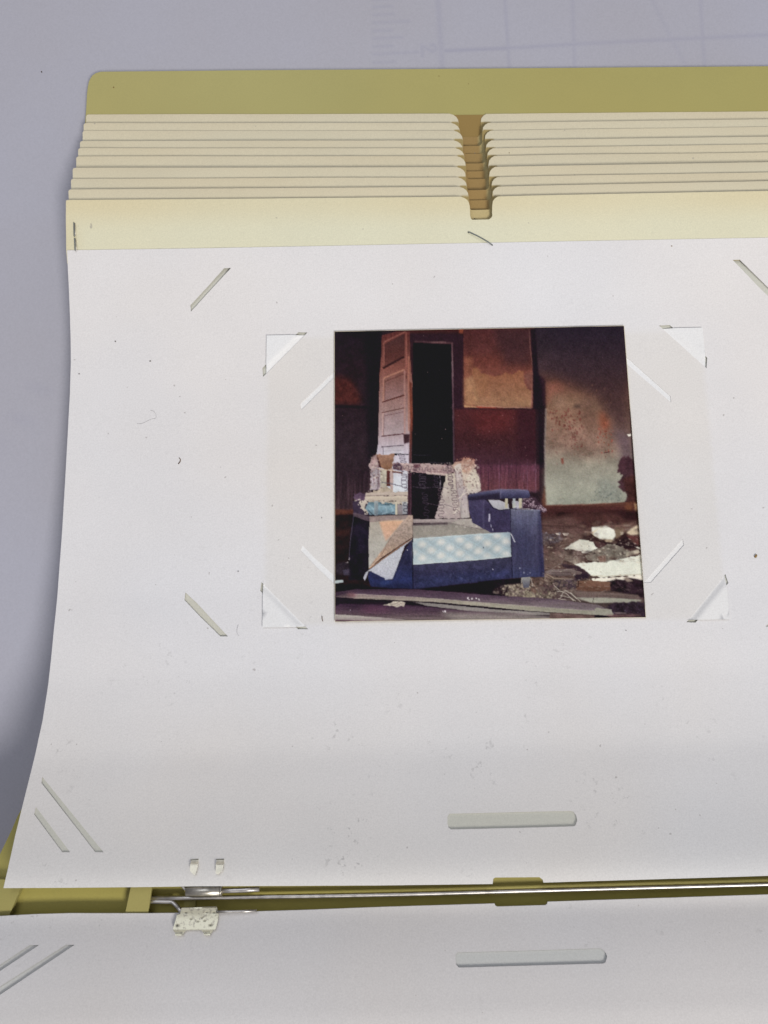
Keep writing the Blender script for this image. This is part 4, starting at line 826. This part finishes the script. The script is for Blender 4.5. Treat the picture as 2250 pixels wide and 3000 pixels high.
# seat
poly('C', [(862, 470), (1430, 462), (1470, 480), (1550, 560), (1660, 600), (862, 660)], [(462, (120, 108, 108)), (520, (134, 126, 118)), (600, (146, 138, 126)), (660, (134, 126, 118))], 0, 1, .08)
poly('C', [(860, 498), (1200, 500), (1200, 520), (860, 530)], (48, 34, 44), 1, .95)
poly('C', [(862, 470), (1320, 464), (1240, 500), (870, 504)], [(462, (176, 162, 156)), (500, (142, 126, 124))], 0, 1, .15, NH)
poly('C', [(1240, 500), (1330, 465), (1435, 462), (1480, 520), (1550, 560), (1400, 545)], (168, 158, 148), 0, 1, .1)
line('C', [(880, 520), (1000, 512), (1200, 506), (1300, 520), (1440, 550), (1560, 570)], 5, (92, 76, 80), .7)
poly('C', [(870, 560), (1000, 530), (1300, 530), (1500, 570), (1100, 590), (870, 620)], (152, 144, 132), 12, .7, .06)
poly('D', [(-60, 570), (120, 590), (200, 600), (-60, 640)], (140, 132, 122), 0, 1); specks('C', (1000, 510, 1100, 550), 4, 5, (60, 46, 50), .8, 37); specks('C', (1220, 505, 1560, 560), 16, 8, (200, 190, 176), .7, 38)
# quilted front
QF = [(862, 657), (1100, 640), (1400, 618), (1660, 602), (1810, 594), (1828, 826), (1660, 850), (1300, 880), (864, 910)]
poly('C', QF, [(600, (158, 176, 182)), (760, (152, 168, 172)), (900, (172, 186, 188))], 0, 1, .04)
QM = mask(tp('C', QF), 0)
def qdot(u, v):
    x = 955 + u * 182 + (v % 2) * 86; y = 715 - u * 22 + v * 66 - (v % 2) * 8
    return x, y
for v in range(-1, 4):
    for u in range(-1, 6):
        x, y = qdot(u, v)
        if x > 1840: continue
        top = 657 - (x - 862) * .067; bot = 910 - (x - 862) * .087
        def cl(P): return [(min(max(a_, 866), 1822), min(max(b_, top + 6), bot - 8)) for a_, b_ in P]
        poly('C', cl([(x - 84, y + 4), (x - 20, y - 62), (x + 88, y - 8), (x + 24, y + 58)]), (180, 192, 192), 6, .35)
        poly('C', cl([(x + 42 * math.cos(t_ * .7), y + 36 * math.sin(t_ * .7)) for t_ in range(9)]), (212, 208, 198), 5, .9)
        poly('C', cl([(x - 60, y + 46), (x + 10, y + 30), (x + 60, y + 46), (x, y + 66)]), (134, 154, 164), 5, .6)
        line('C', cl([(x - 92, y + 2), (x - 22, y - 64)]), 4, (186, 208, 214), .6); line('C', cl([(x - 22, y - 64), (x + 90, y - 8)]), 4, (180, 204, 212), .5)
for s_ in range(60):
    x = 870 + 940 * rs.rand(); y = 640 + 230 * rs.rand(); t0 = 657 - (x - 862) * .067
    if t0 + 10 < y < t0 + 220: line('C', [(x, y), (x + 20, y + 2)], 3, (150, 186, 204), .35)
line('C', [(864, 906), (1300, 876), (1660, 846), (1826, 826)], 9, (196, 206, 204), .8)
line('C', [(864, 660), (1400, 620), (1810, 596)], 6, (196, 210, 208), .7); specks('C', (1540, 738, 1556, 748), 1, 7, (30, 34, 50), 1, 40)
# blue base
poly('C', [(864, 912), (1300, 884), (1660, 852), (1826, 832), (1832, 1040), (1490, 1080), (1200, 1110), (960, 1145), (864, 1145)], [(850, (56, 54, 82)), (940, (54, 52, 86)), (1000, (44, 42, 76)), (1145, (38, 38, 72))], 0, 1, .25, NF)
poly('C', [(900, 1040), (1820, 960), (1826, 1030), (1200, 1105), (900, 1120)], (56, 64, 120), 10, .5, .4); line('C', [(858, 660), (862, 1145)], 9, (22, 20, 36), .8)
specks('C', (1200, 960, 1700, 1060), 30, 8, (100, 104, 146), .3, 41)
# right arm, inner side and armrest
poly('C', [(1400, 280), (1560, 276), (1600, 300), (1660, 360), (1770, 370), (1810, 372), (1812, 594), (1620, 598), (1545, 560), (1440, 500), (1410, 400)], [(270, (70, 62, 98)), (420, (58, 52, 88)), (600, (62, 54, 90))], 0, 1, .14, NF)
line('C', [(1548, 290), (1548, 560)], 9, (112, 106, 142), .45, 1); poly('C', [(1560, 300), (1800, 380), (1805, 590), (1640, 590), (1560, 560)], (54, 46, 78), 4, .55, .2)
poly('C', [(1590, 280), (1700, 282), (1790, 320), (1800, 376), (1700, 376), (1640, 350)], [(280, (178, 174, 180)), (376, (160, 158, 160))], 0, 1, .08)
line('C', [(1565, 275), (1600, 300), (1640, 360), (1700, 382), (1800, 372)], 8, (30, 26, 44), .9)
poly('D', [(330, 290), (450, 296), (440, 360), (340, 356)], (160, 156, 164), 0, 1, .2)
line('C', [(1608, 418), (1606, 490)], 10, (196, 190, 206), .8); line('C', [(1622, 520), (1624, 545)], 8, (190, 184, 200), .7); line('C', [(1636, 560), (1638, 580)], 7, (200, 194, 208), .8); line('D', [(110, 420), (108, 488)], 10, (200, 194, 208), .8)
for x in (278, 352, 412):
    poly('D', [(x - 14, 262), (x + 14 + (x > 400) * 10, 262), (x + 12, 360), (x - 14, 360)], [(262, (186, 178, 150)), (360, (172, 162, 134))] if x != 352 else [(262, (152, 158, 166)), (360, (176, 176, 160))], 0, 1, .08)
# spring tangle
poly('D', [(430, 260), (500, 240), (560, 260), (600, 310), (650, 360), (670, 398), (600, 400), (430, 360)], (62, 42, 56), 1, .9, .4)
r_ = np.random.RandomState(5)
for s_ in range(150):
    t_ = r_.rand(); x = 440 + 220 * t_; y = 250 + 130 * t_ + (70 * (1 - t_) + 12) * (r_.rand() * 1.5 - .45); an = r_.rand() * 6.28; R_ = 9
    line('D', [(x + R_ * math.cos(an + q), y + R_ * math.sin(an + q)) for q in (0, 1, 2, 3)], 4, (176, 150, 160) if s_ % 3 else (44, 30, 40), .75)
poly('C', [(1395, 250), (1410, 225), (1560, 200), (1720, 178), (1900, 180), (1985, 186), (2000, 235), (1990, 262), (1860, 268), (1720, 270), (1600, 272), (1400, 288)], [(176, (98, 94, 124)), (205, (78, 76, 112)), (240, (58, 56, 92)), (290, (36, 32, 52))], 0, 1, .12, NF)
poly('D', [(0, 245), (210, 208), (215, 268), (0, 272)], (44, 36, 56), 2, .85); line('D', [(-90, 228), (60, 196), (225, 178), (480, 184)], 8, (126, 120, 142), .6, 1); line('D', [(222, 195), (222, 268)], 5, (140, 136, 160), .7)
poly('C', [(1395, 250), (1400, 286), (1600, 272), (1700, 268), (1700, 232), (1500, 246)], (38, 32, 52), 3, .8)
# right arm front panel
poly('D', [(312, 372), (350, 356), (430, 368), (600, 376), (612, 460), (632, 700), (648, 1026), (500, 1030), (336, 1042), (326, 800)], [(360, (96, 96, 118)), (480, (82, 82, 112)), (700, (70, 66, 98)), (900, (60, 58, 92)), (1040, (54, 58, 100))], 0, 1, .2, NV)
poly('D', [(590, 380), (608, 380), (648, 1020), (600, 1026), (590, 700)], (40, 38, 78), 3, .7); poly('D', [(330, 560), (440, 520), (560, 700), (480, 900), (350, 800)], (44, 46, 80), 14, .5, .3)
line('D', [(316, 372), (322, 700), (338, 1040)], 6, (24, 22, 40), .9); line('D', [(330, 378), (600, 384)], 7, (140, 144, 160), .6); line('D', [(322, 610), (360, 690)], 9, (206, 206, 206), .9)
line('D', [(310, 360), (380, 376), (480, 376), (550, 368)], 6, (36, 26, 40), .9); line('D', [(380, 366), (540, 372)], 6, (196, 188, 190), .8)
line('D', [(420, 430), (425, 560)], 4, (104, 108, 140), .5); line('D', [(500, 700), (505, 860)], 4, (84, 88, 124), .4)
for s_ in range(60):
    x = 340 + 260 * rs.rand(); y = 400 + 600 * rs.rand(); line('D', [(x, y), (x + 3, y + 30 * rs.rand())], 4, (100, 106, 144) if s_ % 2 else (34, 36, 66), .3)
specks('D', (400, 940, 520, 1030), 5, 7, (170, 170, 190), .7, 43); specks('D', (140, 950, 150, 970), 2, 8, (190, 190, 206), .9, 44)
# dark gap under the chair
poly('C', [(380, 1100), (450, 1130), (860, 1150), (1200, 1115), (1500, 1085), (1640, 1065), (1640, 1190), (1200, 1170), (300, 1180), (110, 1160), (110, 1100)], (22, 14, 24), 1, 1, .2)
poly('D', [(0, 1075), (320, 1045), (430, 1040), (430, 1090), (250, 1110), (150, 1150), (60, 1195), (0, 1190)], (24, 16, 24), 1, .95, .3)
poly('D', [(424, 1036), (512, 1030), (500, 1130), (445, 1135)], [(1030, (142, 140, 134)), (1135, (74, 74, 92))], 0, 1, .1); line('D', [(428, 1040), (424, 1090)], 8, (196, 190, 176), .8); line('D', [(515, 1040), (535, 1120)], 8, (180, 168, 152), .8)
# foreground boards
poly('C', [(100, 1180), (1650, 1190), (3300, 1500), (3300, 1600), (100, 1500)], (30, 20, 30), 0, 1, .2)
poly('C', [(100, 1180), (300, 1150), (900, 1150), (1660, 1210), (2200, 1240), (2660, 1300), (2830, 1380), (2800, 1400), (1660, 1300), (1000, 1230), (300, 1200), (100, 1210)], [(1150, (66, 46, 62)), (1220, (84, 64, 80)), (1300, (118, 102, 106)), (1400, (112, 100, 104))], 0, 1, .22, NH)
poly('C', [(100, 1222), (220, 1190), (300, 1195), (700, 1215), (1100, 1240), (1660, 1288), (2200, 1330), (2700, 1365), (2830, 1378), (2810, 1408), (2500, 1392), (2000, 1360), (1660, 1326), (1100, 1275), (700, 1256), (300, 1238)], [(1190, (140, 116, 116)), (1250, (150, 138, 124)), (1300, (156, 148, 130)), (1400, (146, 142, 124))], 0, 1, .14, NH)
poly('C', [(60, 1180), (240, 1180), (300, 1200), (280, 1230), (60, 1225)], (50, 34, 48), 4, .7); poly('C', [(230, 1180), (320, 1195), (300, 1230), (220, 1215)], (156, 98, 104), 4, .5)
line('C', [(300, 1196), (900, 1226), (1660, 1288), (2700, 1364)], 5, (178, 168, 156), .6)
poly('C', [(860, 1272), (1100, 1290), (1660, 1345), (2100, 1372), (2400, 1400), (1900, 1400), (1400, 1360), (1000, 1310)], (140, 132, 126), 0, .95, .18, NH)
poly('C', [(150, 1290), (560, 1300), (800, 1300), (1400, 1360), (1900, 1385), (2300, 1440), (2300, 1480), (100, 1480), (100, 1320)], [(1290, (64, 40, 62)), (1380, (88, 66, 78)), (1460, (130, 116, 110))], 1, .9, .28, NH)
poly('C', [(400, 1310), (600, 1320), (640, 1360), (460, 1380), (340, 1360)], (112, 60, 92), 8, .5); poly('C', [(1100, 1370), (1900, 1385), (2300, 1420), (2300, 1480), (1300, 1480)], (138, 128, 120), 5, .75, .15, NH)
poly('C', [(60, 1396), (240, 1400), (500, 1420), (860, 1452), (900, 1480), (60, 1480)], [(1396, (176, 168, 156)), (1440, (150, 136, 132)), (1480, (120, 100, 104))], 0, 1, .15, NH)
poly('C', [(110, 1446), (330, 1455), (420, 1466), (110, 1466)], (70, 44, 56), 1, .8)
poly('C', [(570, 1310), (640, 1290), (690, 1262), (750, 1258), (782, 1290), (775, 1318), (700, 1325), (640, 1312)], (176, 164, 148), 0, 1, .3, None, 6)
line('C', [(640, 1296), (700, 1290), (740, 1262)], 6, (110, 92, 84), .7); line('C', [(690, 1318), (740, 1290), (770, 1280)], 5, (120, 100, 92), .6)
specks('C', (1390, 1235, 1520, 1250), 6, 9, (226, 216, 216), .9, 50); specks('C', (1145, 1362, 1180, 1378), 3, 11, (216, 206, 208), .9, 51); specks('C', (242, 1350, 258, 1364), 2, 9, (206, 190, 200), .9, 52)
poly('D', [(1300, 1290), (1420, 1275), (1640, 1270), (1660, 1450), (1300, 1450), (1310, 1380), (1250, 1320)], (44, 32, 42), 1, .95, .6, None, 6); specks('D', (1220, 1280, 1620, 1400), 60, 9, (72, 60, 78), .5, 53)
poly('D', [(1150, 1330), (1300, 1345), (1310, 1395), (1250, 1404), (1100, 1392)], (150, 146, 130), 0, 1, .08); poly('D', [(700, 1376), (900, 1386), (1130, 1400), (1140, 1440), (700, 1440)], (108, 84, 80), 1, .9, .35, NM)
poly('D', [(1330, 1372), (1440, 1378), (1440, 1386), (1330, 1384)], (170, 150, 144), 1, .7); poly('D', [(1240, 1395), (1560, 1390), (1600, 1412), (1300, 1430)], (116, 84, 84), 2, .7, .4)
poly('D', [(1448, 1132 - 1490), (1470, 1132 - 1490), (1490, 1128 - 1490), (1490, 1148 - 1490), (1465, 1158 - 1490)], (232, 226, 208), 0, .95)
poly('D', [(620, 560), (1000, 600), (1100, 760), (940, 900), (700, 900), (630, 760)], (120, 100, 92), 10, .35, .8, NM)
for s_ in range(120):
    x = 620 + 980 * rs.rand(); y = 640 + 560 * rs.rand(); l_ = 20 + 50 * rs.rand(); d_ = (rs.rand() - .5) * .9
    if 880 < y < 1080 and x > 980: continue
    if y < 800 and x > 820 and rs.rand() < .8: continue
    line('D', [(x, y), (x + l_, y + l_ * d_)], 4 + 5 * rs.rand(), [(42, 28, 32), (150, 132, 118), (110, 88, 80)][rs.randint(3)], .45)
for s_ in range(150):
    x = 640 + 960 * rs.rand(); y = 500 + 400 * rs.rand() ** 1.2; w_ = 14 + 30 * rs.rand()
    poly('D', [(x - w_, y), (x - w_ * .3, y - w_ * .5), (x + w_, y - w_ * .1), (x + w_ * .2, y + w_ * .4)], [(92, 72, 66), (62, 42, 42), (136, 118, 104), (120, 96, 84), (48, 32, 36)][rs.randint(5)], 1, .38, .3)
poly('D', [(838, 757), (900, 720), (985, 665), (1060, 672), (1122, 692), (1100, 740), (1060, 770), (985, 760), (930, 755)], (222, 220, 200), 1, .7, .05, None, 5)
poly('D', [(1150, 560), (1250, 540), (1320, 575), (1330, 630), (1300, 660), (1190, 655)], (228, 226, 208), 2, .8, .03)
poly('D', [(1000, 920), (1150, 900), (1300, 880), (1585, 830), (1600, 1000), (1200, 1020), (1100, 1000)], (222, 222, 203), 3, .7, .04, None, 4)
for s_ in range(70):
    x = 900 + 690 * rs.rand(); y = 620 + 280 * rs.rand(); w_ = 5 + 13 * rs.rand()
    poly('D', [(x - w_, y), (x, y - w_ * .5), (x + w_, y), (x, y + w_ * .5)], (226, 214, 188), 1, .6)
r_ = np.random.RandomState(31)
for s_ in range(150):
    t_ = r_.rand(); x = 640 + 950 * t_; y = 650 + 430 * r_.rand(); l_ = 10 + 34 * r_.rand(); an = (r_.rand() - .5) * 1.2
    if (1120 < x and 900 < y < 1010 and r_.rand() < .85): continue
    dx, dy = l_ * math.cos(an), l_ * math.sin(an); w_ = 3 + 8 * r_.rand()
    c_ = [(70, 50, 50), (150, 132, 116), (196, 180, 156), (100, 80, 74), (44, 30, 34), (178, 156, 132)][r_.randint(6)]
    poly('D', [(x, y), (x + dx * .5, y + dy * .5 - w_), (x + dx, y + dy), (x + dx * .5, y + dy * .5 + w_ * .6)], c_, 0, .62)
# film grain and a slight softness of the print
cv = soft(cv, 1) * .45 + cv * .55
lum = (cv * np.array([.35, .45, .20])).sum(2, keepdims=True); cv = lum + (cv - lum) * .84
rb = np.clip((cv[..., 2] - cv[..., 0]) / 30, -1, 1) * np.clip(1.5 - lum[..., 0] / 75, 0, 1); cv[..., 2] *= np.where(rb < 0, 1 + .10 * rb, 1 - .10 * rb); cv[..., 0] *= np.where(rb < 0, 1 - .06 * rb, 1)
cv *= (1 + .16 * NG * np.clip(1.4 - lum[..., 0] / 160, .3, 1) + .06 * NC)[..., None]
cv += rs.normal(0, 2.2, (PH, PW, 1)) + rs.normal(0, 1.2, (PH, PW, 3))
specks('A', (100, 150, 1659, 1600), 40, 3, (150, 120, 120), .7, 60)
specks('B', (20, 150, 1450, 900), 14, 3, (120, 92, 92), .6, 61)
cv = np.clip(cv, 8, 245)
# ---- the photographic print --------------------------------------------------------------------
GAIN = 1 / .88; BLACK = .0085
PQ = np.array([(980.5, 972), (1827.5, 955), (1891.5, 1808), (982, 1820.5)], float)
def bil(Q, u, v): return (Q[0] * (1 - u) * (1 - v) + Q[1] * u * (1 - v) + Q[2] * u * v + Q[3] * (1 - u) * v)
S_PR = shift(S_FRONT, .95)
prt = tag(empty('photo_print', tuple(un([(1420, 1400)], S_PR)[0])), 'square colour print of a torn blue armchair in a derelict room', 'photograph')
NU, NV_ = 470, 446
u, v = np.meshgrid(np.linspace(0, 1, NU), np.linspace(0, 1, NV_)); u = u.ravel()[:, None]; v = v.ravel()[:, None]
PP = bil(PQ, u, v); WPt = un(PP, S_PR); WPt[:, 2] += wob(WPt, .00012, 77)
fx = np.clip(PP[:, 0] - PX0, 0, PW - 1.01); fy = np.clip(PP[:, 1] - PY0, 0, PH - 1.01)
sx_, sy_ = fx.astype(int), fy.astype(int); cc = cv[sy_, sx_]
cl = np.clip((lin(cc) - BLACK) * GAIN, .002, .9)
me = bpy.data.meshes.new('image_face'); idx = np.arange(NU * NV_).reshape(NV_, NU)
fc = np.stack([idx[:-1, :-1], idx[1:, :-1], idx[1:, 1:], idx[:-1, 1:]], -1).reshape(-1, 4)
me.vertices.add(len(WPt)); me.vertices.foreach_set('co', WPt.ravel())
me.loops.add(fc.size); me.loops.foreach_set('vertex_index', fc.ravel().astype(np.int32))
me.polygons.add(len(fc)); me.polygons.foreach_set('loop_start', np.arange(0, fc.size, 4, dtype=np.int32))
me.update(calc_edges=True); me.validate(); me.polygons.foreach_set('use_smooth', np.ones(len(me.polygons), bool))
at = me.attributes.new('picture', 'FLOAT_COLOR', 'POINT'); A = np.ones((len(WPt), 4)); A[:, :3] = cl; at.data.foreach_set('color', A.ravel())
M = Mat('print_surface', .5, .17); a = M.n('ShaderNodeAttribute', attribute_name='picture'); M.l(a.outputs['Color'], M.b.inputs['Base Color'])
nb = M.noise(700, 3); M.bump(nb.outputs[0], .00002, .25)
place(link('image_face', me, M.m), prt, tuple(un([(1420, 1400)], S_PR)[0]))
ctr = PQ.mean(0); PB = [tuple(p + (p - ctr) / np.abs(p - ctr).max() * 1.1) for p in PQ]
o = sheet('paper_base', PB, [], shift(S_FRONT, .93), .00024, paper('print_paper', alb(196, 184, 160), use_age_shade=False), 24, prt, wave=.0, seed=77, off=lambda P: wob(un(P, S_PR), .00012, 77))
# ---- lint, crumbs and hairs --------------------------------------------------------------------
m_hair = plain('grey_hair', (.46, .45, .47, 1)); m_dark = plain('dark_crumb', (.14, .12, .11, 1)); m_tan = plain('tan_flake', (.30, .19, .07, 1)); m_bark = plain('brown_fibre', (.13, .065, .035, 1))
PT = shift(S_FRONT, .45)
def on(S, pts): return [tuple(un([p], S)[0]) for p in pts]
def zxy(x, y): return (150 + x * .5425, 700 + y * .5425)
h = tube('hair', bend(on(PT, [zxy(*p) for p in [(463, 997), (490, 998), (515, 985), (540, 972), (565, 970), (567, 950), (555, 930), (535, 925)]]), 4), .00003, m_hair, seg=6)
tag(h, 'thin curly grey hair on the left half of the white page', 'hair', 'hairs on the page')
h = tube('hair', bend(on(PT, [(698, 1830), (694, 1844), (694, 1855), (700, 1863)]), 4), .00003, m_hair, seg=6)
tag(h, 'short pale hair just right of the lower left slot', 'hair', 'hairs on the page')
def crumb(S, x, y, r, mat, label, seed, el=1., ang=0.):
    c = Vector(un([(x, y)], S)[0]); bm = bmesh.new(); bmesh.ops.create_icosphere(bm, subdivisions=2, radius=r * .00007); rr_ = np.random.RandomState(seed)
    for v_ in bm.verts: v_.co *= .75 + .5 * rr_.rand(); v_.co.x *= el; v_.co.z *= .55
    bmesh.ops.rotate(bm, verts=bm.verts, matrix=Matrix.Rotation(ang, 3, 'Z')); me = bpy.data.meshes.new('crumb'); bm.to_mesh(me); bm.free(); me.materials.append(mat)
    o = bpy.data.objects.new('crumb', me); COL.objects.link(o); o.location = c + Vector((0, 0, r * .00003)); tag(o, label, 'crumb', 'crumbs and specks of dirt'); return o
CV = S_COVER
for a_ in ((0., 122, 211, 4.2, m_dark, 'dark crumb on the bare table left of the album', 1, .7), (CV, 333, 256, 3.2, m_tan, 'dark crumb near the rounded corner of the olive cover', 2), (CV, 1286, 223, 2.2, m_tan, 'tiny speck at the top edge of the olive cover', 3),
           (CV, 1372, 246, 2.2, m_tan, 'tiny speck on the olive cover above the thumb notch', 4, .6), (S_LEAF(15.7), 1391, 640, 2.2, m_dark, 'black speck at the bottom of the thumb notch', 5), (PT, 440, 1058, 2.4, m_dark, 'dark speck on the page left of the upper left mount corner', 6, 1.4, .4),
           (PT, 338, 1000, 2.4, m_dark, 'dark speck on the page above the curly hair', 7, 1.3, -.5), (PT, 232, 1095, 2.2, m_dark, 'dark speck close to the left edge of the page', 8, 1.4, .5), (PT, 1968, 721, 2.6, m_tan, 'small brown speck just under the cream strip on the right', 9, .7),
           (PT, 698, 1674, 2.0, m_hair, 'grey speck left of the lower left mount corner', 10, 2.), (PT, 943, 1517, 2.0, m_dark, 'dark speck just left of the print', 11), (PT, 1834, 1847, 1.8, m_dark, 'dark speck under the lower right part of the print', 12),
           (PT, 2214, 1629, 4.6, m_tan, 'tan flake near the right edge of the picture', 13, 1.7, 1.0), (S_LEAF(8.9), 1492, 448, 2.4, m_tan, 'tiny brown fibre on the cream strips right of the thumb notch', 14, .6)):
    crumb(*a_)
h = tube('fibre', bend(on(PT, [(525, 1341), (529, 1346), (527, 1354), (522, 1359)]), 4), [.00008] * 3 + [.00014] * 8 + [.00006] * 30, m_bark, seg=7) if False else tube('fibre', bend(on(PT, [(525, 1341), (529, 1346), (527, 1354), (522, 1359)]), 4), .00012, m_bark, seg=7)
tag(h, 'short curved brown fibre lying on the left of the page', 'fibre', 'brown fibres on the page')
h = tube('fibre', bend(on(PT, [(943.5, 1805), (943.5, 1812), (945.5, 1820)]), 4), .00010, m_bark, seg=7)
tag(h, 'short brown fibre beside the lower left corner of the print', 'fibre', 'brown fibres on the page')
